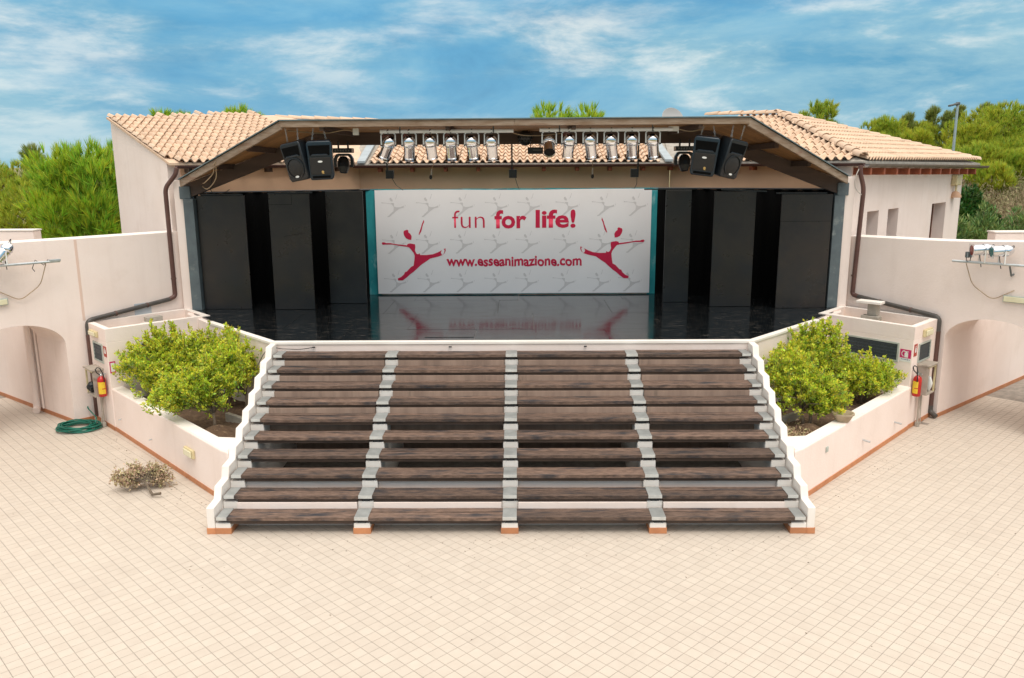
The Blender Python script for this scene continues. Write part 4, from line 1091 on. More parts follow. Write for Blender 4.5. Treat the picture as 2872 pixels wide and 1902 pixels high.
PARS = [(-2.17, 5.755, 25, 27), (-1.80, 5.755, 27, 4), (-1.42, 5.755, 22, -5), (-1.06, 5.755, 28, -2), (-0.69, 5.755, 26, -6), (-0.34, 5.755, 20, -4),
        (0.68, 5.765, -48, 0), (1.03, 5.765, 24, 4), (1.405, 5.765, 20, -10), (1.775, 5.765, 22, -11), (2.14, 5.765, 26, -6), (2.51, 5.765, 24, -10)]
PL = ['silver spotlight swung to the left, leftmost on the left white tube', 'second silver spotlight from the left end of the left white tube', 'third silver spotlight on the left white tube, above the left hanging microphone',
      'fourth silver spotlight from the left on the left white tube', 'fifth silver spotlight from the left on the left white tube', 'rightmost silver spotlight on the left white tube',
      'silver spotlight turned forward with its dark open front showing', 'second silver spotlight from the left on the right white tube', 'third silver spotlight on the right white tube, above the right hanging microphone',
      'fourth silver spotlight from the left on the right white tube', 'fifth silver spotlight from the left on the right white tube', 'rightmost silver spotlight on the right white tube']
for k, (x, z, tl, ln) in enumerate(PARS):
    t = thing('spotlight', PL[k], 'spotlight', (x, 4.06, z), group='silver spotlights under the canopy')
    par_can(t, R(tl), R(ln), cable=k in (0, 1, 2, 7, 3), front_frame=k not in (2, 6, 7))

def chain(p, q, parent):
    p, q = Vector(p), Vector(q); d = q - p; n_ = max(3, int(d.length / 0.034)); mb = MB()
    for i in range(n_):
        c = p + d * ((i + 0.5) / n_); ang = (i % 2) * math.pi / 2
        u = d.normalized(); w = Vector((math.cos(ang), math.sin(ang), 0)); w = (w - u * w.dot(u)).normalized()
        loop = [c + u * (0.024 * math.cos(a)) + w * (0.011 * math.sin(a)) for a in np.linspace(0, 2 * math.pi, 9)]
        mb.tube(loop, 0.004, 4, cap=False)
    build('chain', mb, GALV, parent, smooth=True)
def speaker(pos, rot, kind, label):
    t = thing('loudspeaker', label, 'loudspeaker', pos, rot, group='black loudspeakers hung from the canopy')
    W, D, H_ = 0.44, 0.36, 0.68
    pf = [(-W / 2, -D / 2), (W / 2, -D / 2), (W / 2, -0.02), (W / 2 - 0.09, D / 2), (-W / 2 + 0.09, D / 2), (-W / 2, -0.02)]
    mb = MB(); secs = [(0, 0.88, -0.02), (-0.045, 1.0, 0.0), (-H_ + 0.05, 0.97, 0.0), (-H_, 0.84, -0.02)]
    for z, k, sh in secs: mb.v += [(x * k, y * (0.94 if k < 0.95 else 1) , z) for x, y in pf]
    for j in range(3):
        for i in range(6): mb.f.append((j * 6 + i, (j + 1) * 6 + i, (j + 1) * 6 + (i + 1) % 6, j * 6 + (i + 1) % 6))
    mb.f += [tuple(range(6)), tuple(range(18, 24))[::-1]]
    build('cabinet', mb, NAVYPL if kind else BLACKPL, t, local=True, bevel=0.018, seg=3, smooth=40.0)
    y = -D / 2
    # horn: a flared recess of its own
    hr = MB(); rim = [(-0.175, -0.085), (0.175, -0.085), (0.16, -0.235), (-0.16, -0.235)]; thr = [(-0.04, -0.145), (0.04, -0.145), (0.04, -0.175), (-0.04, -0.175)]
    hr.v += [(x, y - 0.006, z) for x, z in rim] + [(x, y + 0.0 - 0.002, z) for x, z in thr] + [(x * 1.08, y - 0.004, z + (0.012 if z > -0.15 else -0.012)) for x, z in rim]
    hr.f += [(i, (i + 1) % 4, 4 + (i + 1) % 4, 4 + i) for i in range(4)] + [(4, 5, 6, 7)] + [(8 + i, 8 + (i + 1) % 4, (i + 1) % 4, i) for i in range(4)]
    build('horn', hr, BLACKV, t, local=True)
    build('horn_lip', MB().hexa([(-0.17, y - 0.012, -0.262), (0.17, y - 0.012, -0.262), (0.15, y + 0.01, -0.262), (-0.15, y + 0.01, -0.262)], [(-0.13, y - 0.02, -0.225), (0.13, y - 0.02, -0.225), (0.12, y + 0.01, -0.225), (-0.12, y + 0.01, -0.225)]), NAVYPL, t, local=True, bevel=0.006)
    Mf = Matrix.Translation((0, y - 0.004, -0.45)) @ Matrix.Rotation(R(90), 4, 'X')
    if kind == 0:
        build('woofer_ring', MB().lathe([(0.188, -0.01), (0.188, 0.012), (0.168, 0.016), (0.165, -0.01)], 32, Mf), BLACKPL, t, local=True, smooth=35.0)
        build('woofer_grille', MB().lathe([(0.166, 0.0), (0.12, 0.018), (0.06, 0.026), (0.0, 0.028)], 32, Mf), GRILLE, t, local=True, smooth=True)
    else:
        build('grille', MB().box((0, y - 0.006, -0.43), (0.36, 0.016, 0.30)), GRILLE, t, local=True, bevel=0.01)
        build('bass_port', MB().box((0, y - 0.004, -0.625), (0.31, 0.012, 0.04)), BLACKV, t, local=True)
        build('round_emblem', MB().lathe([(0.022, 0.014), (0.0, 0.016)], 12, Matrix.Translation((0.03, y, -0.535)) @ Matrix.Rotation(R(90), 4, 'X')).box((0.035, y - 0.015, -0.563), (0.035, 0.002, 0.01)), material('gold_print', (0.50, 0.32, 0.10), rough=0.4), t, local=True)
    build('badge', MB().plate([(math.cos(a) * 0.042, math.sin(a) * 0.018) for a in np.linspace(0, 2 * math.pi, 14, endpoint=False)], Matrix.Translation((0.0, y - 0.014 - (0.01 if kind == 0 else 0.0), -0.355 if kind else -0.60)) @ Matrix.Rotation(R(90), 4, 'X'), 0.003), WHITEM, t, local=True)
    for sx_ in (-1, 1):
        build('eye_bolt', MB().lathe([(0.012, -0.004), (0.02, 0.0), (0.012, 0.006)], 10, Matrix.Translation((sx_ * 0.12, -0.05, 0.012))), GALV, t, local=True)
    return t
s1 = speaker((-3.83, 4.05, 5.58), (R(10), R(-9), R(-26)), 0, 'black loudspeaker with round woofer, tilted and turned left, outermost on the left')
s2 = speaker((-3.385, 4.02, 5.60), (R(8), R(-2), R(6)), 1, 'black loudspeaker with flat grille hanging beside the round woofer one on the left')
s3 = speaker((3.47, 4.02, 5.63), (R(9), R(7), R(-12)), 1, 'black loudspeaker with flat grille hanging on the inner right side')
s4 = speaker((3.93, 4.05, 5.585), (R(14), R(9), R(34)), 0, 'black loudspeaker with round woofer turned right, outermost on the right')
for s_, dx in ((s1, -0.01), (s2, 0.0), (s3, 0.0), (s4, 0.02)):
    rg = thing('chain_pair', 'pair of steel chains holding the ' + {s1: 'outermost left loudspeaker', s2: 'inner left loudspeaker', s3: 'inner right loudspeaker', s4: 'outermost right loudspeaker'}[s_], 'chains', (s_.location.x, 4.0, 5.79), group='chains under the canopy fascia')
    bpy.context.view_layer.update()
    for sx_ in (-1, 1):
        q = s_.matrix_world @ Vector((sx_ * 0.12, -0.05, 0.018))
        chain((q.x + (0.03 * -sx_ if s_ in (s2, s3) else 0.01) + dx, 3.96, 5.79), q, rg)

def moving_head(x, z, flip, label):
    t = thing('moving_head', label, 'stage light', (x, 6.6, z + 0.12), group='black moving head lamps')
    build('hook', MB().box((-0.1, 6.6 - 6.6, 0.04), (0.03, 0.05, 0.16)).box((0.1, 0, 0.04), (0.03, 0.05, 0.16)), BLACKPL, t, local=True)
    build('base', MB().box((0, 0, -0.065), (0.40, 0.26, 0.095)), BLACKPL, t, local=True, bevel=0.012)
    bm = MB()
    for k in range(6): bm.box((-0.14 + k * 0.055, -0.132, -0.065), (0.03, 0.004, 0.035))
    build('control_panel', bm, LAMPG, t, local=True)
    ym = MB(); W2 = 0.215
    arc = [(-0.10, -0.125), (-0.15, -0.14), (-0.20, -0.22), (-W2, -0.32), (-0.195, -0.40), (-0.14, -0.40), (-0.15, -0.30), (-0.14, -0.225), (-0.10, -0.175), (0.10, -0.175), (0.14, -0.225), (0.15, -0.30), (0.14, -0.40), (0.195, -0.40), (W2, -0.32), (0.20, -0.22), (0.15, -0.14), (0.10, -0.125)]
    ym.plate(arc, Matrix(((1, 0, 0, 0), (0, 0, -1, 0.06), (0, 1, 0, 0), (0, 0, 0, 1))), 0.12)
    build('yoke', ym, BLACKPL, t, local=True, bevel=0.008)
    hd = build('head', MB().lathe([(0.0, 0.14), (0.07, 0.14), (0.115, 0.09), (0.125, 0.0), (0.12, -0.08), (0.085, -0.17), (0.075, -0.19), (0.0, -0.19)], 8, Matrix.Translation((0, -0.03, -0.33)) @ Matrix.Rotation(R(-14), 4, 'X') @ Matrix.Rotation(R(22.5), 4, 'Z')), BLACKPL, t, local=True)
    build('lens', MB().lathe([(0.06, 0.0), (0.03, -0.01), (0, -0.012)], 16, Matrix.Translation((0, 0.016, -0.518)) @ Matrix.Rotation(R(-14), 4, 'X')), GRILLE, hd, local=True)
    return t
moving_head(-3.51, 5.40, 1, 'black moving head lamp hanging beside the left loudspeakers')
moving_head(3.565, 5.40, 1, 'black moving head lamp hanging beside the right loudspeakers')
ef = thing('effect_lamp', 'round black half ball effect lamp under the middle of the canopy', 'stage light', (0.27, 6.55, 5.80))
hp = MB().lathe([(0.0, 0.02), (0.10, 0.015), (0.15, -0.03), (0.155, -0.09), (0.13, -0.18), (0.08, -0.25), (0.0, -0.275)], 20)
bl = build('dome', hp, BLACKPL, ef, local=True, smooth=40.0)
for rr_, zz_, nn_ in ((0.152, -0.11, 14), (0.135, -0.17, 12), (0.105, -0.22, 9)):
    for k in range(nn_):
        a = 2 * math.pi * k / nn_ + zz_ * 9
        c = Vector((rr_ * math.cos(a), rr_ * math.sin(a), zz_)); dirv = Vector((math.cos(a), math.sin(a), -0.6 + zz_)).normalized()
        place('lens', None, ef, Matrix.Identity(4)) if False else None
        build('lens', MB().tube([c - dirv * 0.01, c + dirv * 0.018], [0.016, 0.013], 8), GRILLE, bl, local=True)
build('bracket', MB().box((0, 0, 0.02), (0.12, 0.04, 0.03)), BLACKPL, ef, local=True)
eb = thing('control_box', 'flat black control box hanging below the half ball lamp', 'control box', (0.48, 6.6, 5.50))
build('case', MB().box((0.48, 6.6, 5.43), (0.32, 0.16, 0.135)), BLACKPL, eb, bevel=0.008)
build('hanger', MB().box((0.38, 6.64, 5.57), (0.02, 0.02, 0.15)).box((0.58, 6.64, 5.57), (0.02, 0.02, 0.15)), BLACKPL, eb)
build('switch_strip', MB().box((0.52, 6.517, 5.44), (0.18, 0.004, 0.02)), LAMPG, eb)
for x, lab in ((-2.61, 'small black box on a strap hanging left of the banner text'), (0.01, 'small black box on a rod hanging over the middle of the banner'), (2.59, 'small black box on a bar hanging right of the banner text')):
    t = thing('hanging_box', lab, 'box', (x, 6.95, 5.57), group='small black boxes hung from the beam')
    build('case', MB().box((x, 6.93, 4.96), (0.165, 0.12, 0.175)), BLACKPL, t, bevel=0.006)
    build('hanger', MB().box((x + (0.075 if x > 1 else (-0.06 if x < -1 else -0.02)), 6.96, 5.30), (0.032, 0.02, 0.56)), BLACKPL, t)
    build('cable', MB().tube([(x + 0.05, 6.9, 4.87), (x + 0.09, 7.2, 4.72), (x + 0.13, 7.9, 4.60)], 0.006, 5), BLACKC, t)
for x, lean, lab in ((-1.63, 0.05, 'microphone hanging on a twisted lead above the left half of the banner'), (1.62, 0.0, 'microphone hanging on a thin lead above the right half of the banner')):
    t = thing('microphone', lab, 'microphone', (x, 6.0, 5.84), group='hanging microphones')
    M = Matrix.Translation((x, 6.0, 4.98)) @ Matrix.Rotation(lean * 3, 4, 'Y')
    build('handle', MB().lathe([(0.0, 0.10), (0.012, 0.10), (0.022, -0.03), (0.0, -0.03)], 12, M), material('mic_body', (0.40, 0.34, 0.27), rough=0.35, metal=0.5), t, smooth=40.0)
    build('head', MB().lathe([(0.0, -0.03), (0.026, -0.035), (0.032, -0.07), (0.024, -0.105), (0.0, -0.115)], 12, M), GRILLE, t, smooth=40.0)
    build('lead', MB().tube([(x + 0.02, 6.0, 5.84), (x + 0.012, 6.0, 5.4), (x + lean, 6.0, 5.16), M @ Vector((0, 0, 0.09))], 0.006, 5), CABLE, t, smooth=True)
single('junction_box', MB().box((-2.73, 4.02, 5.735), (0.10, 0.07, 0.12)).lathe([(0.012, 0), (0, 0.003)], 8, Matrix.Translation((-2.71, 3.985, 5.74)) @ Matrix.Rotation(R(90), 4, 'X')), material('grey_box', (0.55, 0.52, 0.44), rough=0.6), 'small grey junction box under the fascia left of the white tubes', 'junction box', (-2.73, 4.02, 5.79), bevel=0.006)
single('floodlight_tray', MB().box((2.88, 4.12, 5.755), (0.17, 0.12, 0.085)).box((2.95, 4.05, 5.70), (0.02, 0.02, 0.05)), material('pale_box', (0.72, 0.70, 0.64), rough=0.6), 'pale box under the fascia at the right end of the right white tube', 'junction box', (2.88, 4.12, 5.80), bevel=0.006)
# slack cables under the soffit and along the raking beams
def cable(pts, r, m, label, group='loose cables on the canopy'):
    P = [Vector(p) for p in pts]; out = []
    for i in range(len(P) - 1):
        p0, p1, p2, p3 = P[max(i - 1, 0)], P[i], P[i + 1], P[min(i + 2, len(P) - 1)]
        for k in range(6):
            t = k / 6; out.append(0.5 * ((2 * p1) + (-p0 + p2) * t + (2 * p0 - 5 * p1 + 4 * p2 - p3) * t * t + (-p0 + 3 * p1 - 3 * p2 + p3) * t ** 3))
    out.append(P[-1])
    return single('cable', MB().tube(out, r, 6), m, label, 'cable', P[0], group, smooth=True)
cable([(-5.85, 5.55, 5.20), (-5.95, 5.75, 5.02), (-6.25, 6.1, 4.84), (-6.5, 6.6, 4.80)], 0.011, CABLE, 'tan cable looping under the left canopy slope, upper loop')
cable([(-5.80, 5.50, 5.24), (-5.92, 5.8, 4.92), (-6.25, 6.2, 4.70), (-6.55, 6.7, 4.74)], 0.011, CABLE, 'tan cable drooping lowest under the left canopy slope')
cable([(-3.95, 4.1, 5.76), (-3.7, 4.15, 5.74), (-3.3, 4.2, 5.72), (-2.95, 4.15, 5.77), (-2.78, 4.1, 5.74)], 0.012, CABLE, 'tan cable running behind the left loudspeaker chains')
cable([(0.0, 4.3, 5.72), (0.22, 4.3, 5.665), (0.55, 4.3, 5.66), (0.95, 4.3, 5.70)], 0.009, CABLE, 'tan cable sagging in front of the half ball lamp')
cable([(2.96, 4.1, 5.75), (3.15, 4.1, 5.71), (3.32, 4.1, 5.73), (3.42, 4.05, 5.79)], 0.010, CABLE, 'tan cable curving from the pale box to the right loudspeakers')
cable([(4.35, 6.3, 5.63), (4.7, 6.2, 5.45), (5.0, 6.3, 5.42), (5.2, 6.5, 5.38)], 0.008, BLACKC, 'black cable sagging under the right canopy slope')
cable([(-6.38, 6.90, 4.98), (-6.45, 6.88, 4.66), (-6.28, 6.88, 4.56), (-6.05, 6.90, 4.66)], 0.008, BLACKC, 'black cable looped on the left raking beam')
cable([(7.33, 6.86, 5.08), (7.22, 6.80, 4.85), (7.25, 6.83, 4.62), (7.40, 6.86, 4.48)], 0.010, material('pale_cable', (0.5, 0.45, 0.4), rough=0.6), 'pale cable hooped over the right gutter end by the downpipe')

# ------------------------------------------------------------------ fittings on the walls
def bez(pts, k=6):
    P = [Vector(p) for p in pts]; out = [P[0]]
    for i in range(1, len(P) - 1):
        a, b, c = P[i - 1], P[i], P[i + 1]
        r = min(0.12, (a - b).length * 0.45, (c - b).length * 0.45)
        s0 = b + (a - b).normalized() * r; s1 = b + (c - b).normalized() * r
        for q in range(k + 1):
            t = q / k; out.append(s0 * (1 - t) ** 2 + b * 2 * t * (1 - t) + s1 * t * t)
    out.append(P[-1]); return out
def clampring(p, d, r, parent):
    d = Vector(d).normalized(); M = Matrix.Translation(p) @ d.to_track_quat('Z', 'Y').to_matrix().to_4x4()
    build('pipe_clip', MB().lathe([(r, -0.015), (r + 0.008, -0.015), (r + 0.008, 0.015), (r, 0.015)], 12, M).box(p, (0.02, 0.02, 0.02)), PIPE, parent)
for s in (-1, 1):
    S = SIDE[s]; wn_ = S['wn']; off = 0.062
    def wpt(d, z, o=off):
        p, _ = S['smooth_at'](d); return Vector((p[0] + wn_[0] * o, p[1] + wn_[1] * o, z))
    lab = 'brown downpipe bending along the %s theatre wall to the floor' % ('left' if s < 0 else 'right')
    dp = thing('downpipe', lab, 'downpipe', (8.6 * s, 5.6, 0))
    c2 = S['cum'][2]
    if s < 0:
        top = [(-7.13, 6.86, 5.12), (-7.17, 6.86, 4.98), (-7.44, 6.92, 4.70), (-7.44, 6.93, 2.36)]
        bend1 = Vector(top[-1]); d3 = c2 - 0.02
    else:
        top = [(7.33, 6.86, 5.10), (7.33, 6.86, 4.95), (7.45, 6.90, 4.62), (7.40, 6.93, 2.34)]
        d3 = c2 - 0.09
    lowp = wpt(d3, 2.10, 0.075); base_ = wpt(d3, 0.10, 0.075)
    up_run = bez(top + [lowp + Vector(((top[-1][0] - lowp.x) * 0.93, (top[-1][1] - lowp.y) * 0.93, 0.21))])
    build('upper_pipe', MB().tube(up_run, 0.048, 12), PIPE, dp, smooth=40.0)
    rake = bez([up_run[-1], lowp + Vector((0, 0, 0.0)), lowp + Vector((0, 0, -0.30))])
    build('raking_pipe', MB().tube(rake, 0.047, 12), PIPEG, dp, smooth=40.0)
    if s < 0: end = [lowp + Vector((0, 0, -0.29)), base_]
    else: end = [lowp + Vector((0, 0, -0.29)), base_ + Vector((0, 0, 0.12))]
    build('lower_pipe', MB().tube(end, 0.052, 12), PIPE, dp, smooth=40.0)
    if s > 0:
        build('shoe', MB().tube(bez([base_ + Vector((0, 0, 0.16)), base_ + Vector((0, 0, 0.02)), base_ + Vector((0.06, -0.14, -0.045))]), 0.054, 12), PIPEG, dp, smooth=40.0)
    for f_ in (0.3, 0.7):
        p = up_run[-1].lerp(rake[2], f_); clampring(p, lowp - up_run[-1], 0.047, dp)
    clampring(Vector((top[-1][0], top[-1][1], 2.75)), (0, 0, 1), 0.048, dp)
    clampring(base_.lerp(lowp, 0.25), (0, 0, 1), 0.052, dp)
def facebox(a, b, s0, s1, z0, z1, o0, o1, nout, mb=None):
    L = math.hypot(b[0] - a[0], b[1] - a[1]); A = lerp2(a, b, s0 / L); B = lerp2(a, b, s1 / L)
    mb = mb or MB(); return strip(mb, A, B, o0, o1, z0, z1, nout)
def facept(a, b, s0, z, o, nout):
    L = math.hypot(b[0] - a[0], b[1] - a[1]); A = lerp2(a, b, s0 / L); return Vector((A[0] + nout[0] * o, A[1] + nout[1] * o, z))
def wall_light(a, b, s0, s1, z0, z1, nout, label):
    p = facept(a, b, (s0 + s1) / 2, (z0 + z1) / 2, 0.0, nout)
    t = thing('bulkhead_light', label, 'wall light', p, group='cream bulkhead lights')
    build('housing', facebox(a, b, s0, s1, z0, z1, 0.001, 0.05, nout), CREAM, t, bevel=0.012)
    w = s1 - s0
    build('diffuser', facebox(a, b, s0 + 0.09 * w, s1 - 0.09 * w, z0 + 0.02, z1 - 0.02, 0.05, 0.075, nout), LENS, t, bevel=0.012, seg=3)
L_, R_ = SIDE[-1], SIDE[1]
wall_light(L_['F0'], L_['S1'], 0.42, 0.84, 1.84, 1.96, L_['nso'], 'cream bulkhead light high on the left service box')
wall_light(R_['F0'], R_['S1'], 0.42, 0.84, 1.80, 1.95, R_['nso'], 'cream bulkhead light high on the right service box')
npl = (-L_['nin'][0], -L_['nin'][1])
wall_light(L_['P0'], L_['P1'], 0.98, 1.34, 0.45, 0.60, npl, 'cream bulkhead light on the left planter wall')
# signs
def sign(a, b, s0, s1, z0, z1, nout, m, label, icon):
    p = facept(a, b, (s0 + s1) / 2, z0, 0.0, nout)
    t = thing('safety_sign', label, 'sign', p)
    build('plate', facebox(a, b, s0, s1, z0, z1, 0.001, 0.005, nout), m, t)
    w, h = s1 - s0, z1 - z0
    def sq(u0, u1, v0, v1, mb): facebox(a, b, s0 + w * u0, s0 + w * u1, z0 + h * v0, z0 + h * v1, 0.005, 0.0065, nout, mb)
    mb = MB()
    for r_ in icon: sq(*r_, mb)
    build('symbol', mb, WHITEM, t)
    return t
sign(L_['F0'], L_['S1'], 0.02, 0.19, 1.50, 1.71, L_['nso'], SIGNR, 'small red fire point sign with white symbol on the left service box', [(0.25, 0.75, 0.30, 0.70), (0.45, 0.62, 0.55, 0.86)])
sign(L_['F0'], L_['F1'], 0.02, 0.13, 1.18, 1.41, L_['nfo'], SIGNM, 'narrow red and white extinguisher sign at the corner of the left service box', [(0.16, 0.84, 0.12, 0.88)])
sign(R_['F0'], R_['S1'], 0.04, 0.20, 1.47, 1.71, R_['nso'], SIGNR, 'small red fire point sign with white symbol on the right service box', [(0.3, 0.75, 0.30, 0.66), (0.40, 0.58, 0.5, 0.86)])
mg = sign(R_['F0'], R_['F1'], 0.03, 0.245, 1.43, 1.60, R_['nfo'], SIGNM, 'magenta sign with white fire extinguisher symbol above the right planter', [])
a, b = R_['F0'], R_['F1']
build('caption_plate', facebox(a, b, 0.03, 0.245, 1.355, 1.429, 0.001, 0.005, R_['nfo']), WHITEM, mg)
ic = MB()
facebox(a, b, 0.085, 0.155, 1.445, 1.535, 0.005, 0.0066, R_['nfo'], ic); facebox(a, b, 0.10, 0.14, 1.535, 1.555, 0.005, 0.0066, R_['nfo'], ic)
facebox(a, b, 0.075, 0.165, 1.555, 1.568, 0.005, 0.0066, R_['nfo'], ic)
for k in range(8):
    ang = math.pi / 2 + k * math.pi / 8; cx, cz = 0.160 + 0.05 * -math.cos(ang) * 1.0, 1.515 + 0.055 * math.sin(ang)
    facebox(a, b, cx - 0.006, cx + 0.006, cz - 0.012, cz + 0.012, 0.005, 0.0068, R_['nfo'], ic)
build('symbol', ic, WHITEM, mg)
cpn = MB()
for k, w in enumerate((0.012, 0.028, 0.014, 0.022, 0.018, 0.016, 0.02)): facebox(a, b, 0.045 + k * 0.026, 0.045 + k * 0.026 + w * 0.8, 1.395, 1.412, 0.005, 0.0064, R_['nfo'], cpn)
build('caption', cpn, material('print_blue', (0.10, 0.12, 0.25), rough=0.6), mg)
# fire extinguishers, cabinets on legs
def extinguisher(p, label, yaw):
    t = thing('fire_extinguisher', label, 'extinguisher', p, (0, 0, yaw), group='red fire extinguishers')
    build('cylinder', MB().lathe([(0.0, 0.0), (0.07, 0.0), (0.078, 0.015), (0.078, 0.33), (0.068, 0.37), (0.035, 0.40), (0.028, 0.41), (0.0, 0.41)], 24), REDP, t, local=True, smooth=40.0)
    lb = MB(); K = 10
    for z0, z1, a0, a1 in ((0.06, 0.30, -150, -40),):
        for i in range(K + 1):
            a = R(a0 + (a1 - a0) * i / K); lb.v += [(0.0795 * math.cos(a), 0.0795 * math.sin(a), z0), (0.0795 * math.cos(a), 0.0795 * math.sin(a), z1)]
        lb.f += [(2 * i, 2 * i + 2, 2 * i + 3, 2 * i + 1) for i in range(K)]
    build('label_wrap', lb, YELLOW, t, local=True, smooth=True)
    lb = MB()
    for i in range(5):
        a = R(-90 + 50 * i / 4); lb.v += [(0.0803 * math.cos(a), 0.0803 * math.sin(a), 0.155), (0.0803 * math.cos(a), 0.0803 * math.sin(a), 0.172)]
    lb.f += [(2 * i, 2 * i + 2, 2 * i + 3, 2 * i + 1) for i in range(4)]
    build('label_band', lb, REDP, t, local=True)
    build('valve', MB().lathe([(0.022, 0.41), (0.022, 0.44), (0.014, 0.45), (0.0, 0.46)], 10), GALV, t, local=True)
    build('lever', MB().box((0.03, 0, 0.462), (0.12, 0.018, 0.012), 0, Matrix.Rotation(R(12), 4, 'Y')).box((0.03, 0, 0.436), (0.11, 0.018, 0.010)), GALV, t, local=True)
    hs = [(-0.02, -0.01, 0.44), (-0.07, -0.04, 0.50), (-0.085, -0.05, 0.56), (-0.05, -0.055, 0.60), (0.0, -0.05, 0.58), (0.03, -0.06, 0.50), (0.05, -0.08, 0.42), (0.055, -0.085, 0.30)]
    build('hose', MB().tube(hs, 0.011, 6), BLACKC, t, local=True, smooth=True)
pe = facept(L_['F0'], L_['S1'], 0.20, 0.70, 0.10, L_['nso']); extinguisher(pe, 'red fire extinguisher with large yellow label at the left service box', R(25))
pe = facept(R_['F0'], R_['S1'], 0.10, 0.70, 0.10, R_['nso']); extinguisher(pe, 'red fire extinguisher with half yellow label at the right service box', R(-62))
for s in (-1, 1):
    S = SIDE[s]; a, b, no = S['F0'], S['S1'], S['nso']
    t = thing('hose_cabinet', 'open grey metal cabinet on a thin leg at the %s service box' % ('left' if s < 0 else 'right'), 'cabinet', facept(a, b, 0.5, 0.0, 0.1, no))
    s0, s1, z0, z1, o1 = (0.34, 0.80, 0.66, 1.22, 0.21) if s < 0 else (0.30, 0.72, 0.68, 1.28, 0.22)
    cm = MB()
    facebox(a, b, s0, s1, z0, z0 + 0.02, 0.002, o1, no, cm); facebox(a, b, s0 - 0.02, s1 + 0.02, z1 - 0.02, z1 + 0.01, 0.002, o1 + 0.03, no, cm)
    facebox(a, b, s0, s0 + 0.02, z0 + 0.02, z1 - 0.02, 0.002, o1, no, cm); facebox(a, b, s1 - 0.02, s1, z0 + 0.02, z1 - 0.02, 0.002, o1 - 0.12, no, cm)
    facebox(a, b, s0 + 0.02, s1 - 0.02, z0 + 0.02, z1 - 0.02, 0.002, 0.012, no, cm)
    build('case', cm, CABINET, t)
    fm = MB()
    facebox(a, b, s1 - 0.03, s1, z0 + 0.02, z1 - 0.02, o1 - 0.03, o1, no, fm); facebox(a, b, s0, s1, z1 - 0.06, z1 - 0.02, o1 - 0.025, o1, no, fm)
    build('door_frame', fm, CREAM, t)
    lp = facept(a, b, s0 + 0.1, 0, 0.07, no)
    build('leg', MB().tube([(lp.x, lp.y, 0.05), (lp.x, lp.y, z0)], 0.022, 8), CABINET, t)
    build('leg', MB().tube([(lp.x + 0.05 * no[0], lp.y + 0.05 * no[1], 0.05), (lp.x + 0.04, lp.y + 0.02, z0)], 0.012, 8), CABINET, t)
    build('foot', MB().box((lp.x, lp.y, 0.05), (0.07, 0.07, 0.10), 0.7), CONC, t, bevel=0.01)
    ip = facept(a, b, s1 - 0.12, z0 + 0.02, 0.12, no)
    bm = MB(); K = 9
    if s < 0:
        for j in range(6):
            for i in range(K):
                an = 2 * math.pi * i / K; rr = 0.085 * math.sin(math.pi * (j + 0.35) / 6.2) * random.uniform(0.65, 1.25)
                bm.v.append((ip.x - 0.03 + rr * math.cos(an), ip.y + rr * math.sin(an), ip.z + 0.01 + 0.043 * j + random.uniform(-0.012, 0.012)))
        for j in range(5):
            for i in range(K): bm.f.append((j * K + i, j * K + (i + 1) % K, (j + 1) * K + (i + 1) % K, (j + 1) * K + i))
        bm.f += [tuple(range(K))[::-1], tuple(range(5 * K, 6 * K))]
        single('plastic_bag', bm, BLACKPL, 'crumpled black plastic bag in the left cabinet', 'bag', (ip.x, ip.y, ip.z))
    else:
        for j in range(7):
            for i in range(K):
                an = 2 * math.pi * i / K; rr = 0.075 * (0.4 + 0.9 * math.sin(math.pi * (j + 0.6) / 7.4)) * random.uniform(0.75, 1.2)
                bm.v.append((ip.x + 0.02 + rr * 0.6 * math.cos(an), ip.y + rr * math.sin(an), ip.z + 0.005 + 0.05 * j + random.uniform(-0.01, 0.01)))
        for j in range(6):
            for i in range(K): bm.f.append((j * K + i, j * K + (i + 1) % K, (j + 1) * K + (i + 1) % K, (j + 1) * K + i))
        bm.f += [tuple(range(K))[::-1], tuple(range(6 * K, 7 * K))]
        single('white_cloth', bm, WHITEM, 'white cloth stuffed in the right cabinet', 'cloth', (ip.x, ip.y, ip.z), smooth=True)
# garden hose coiled below the left downpipe
hz = thing('garden_hose', 'coiled green garden hose on the floor below the left downpipe', 'hose', (-8.72, 4.80, 0))
pts = []
for k in range(11 * 22):
    t = k / 22; a = 2 * math.pi * t
    r_ = 0.30 + 0.055 * math.sin(t * 2.4) + 0.03 * math.sin(a * 2 + t)
    pts.append((-8.72 + (r_ + 0.06) * math.cos(a) + 0.03 * math.sin(t * 1.7), 4.80 + r_ * 0.92 * math.sin(a) + 0.025 * math.cos(t * 2.9), 0.014 + 0.008 * t + 0.012 * (1 + math.sin(a * 3 + t * 2))))
tap = facept(L_['F0'], L_['S1'], 1.18, 0.62, 0.17, L_['nso'])
build('coil', MB().tube(pts, 0.0125, 6), GREENH, hz, smooth=True)
last = Vector(pts[-1])
build('riser', MB().tube(bez([last, last + Vector((0.0, 0.1, 0.10)), tap + Vector((0.06, -0.04, -0.35)), tap + Vector((0, 0, -0.06))]), 0.0125, 6), GREENH, hz, smooth=True)
build('connector', MB().tube([tap + Vector((0, 0, -0.07)), tap], 0.02, 8), ORANGE, hz)
tp_ = thing('wall_tap', 'small wall tap with orange hose connector by the left downpipe', 'tap', tap)
wl_, _ = L_['smooth_at'](L_['cum'][2] + 0.12)
build('spout', MB().tube(bez([(wl_[0], wl_[1], tap.z + 0.10), (tap.x, tap.y, tap.z + 0.10), (tap.x, tap.y, tap.z)]), 0.012, 8), GALV, tp_, smooth=True)
build('handle', MB().box((tap.x, tap.y, tap.z + 0.135), (0.07, 0.014, 0.01)), GALV, tp_)
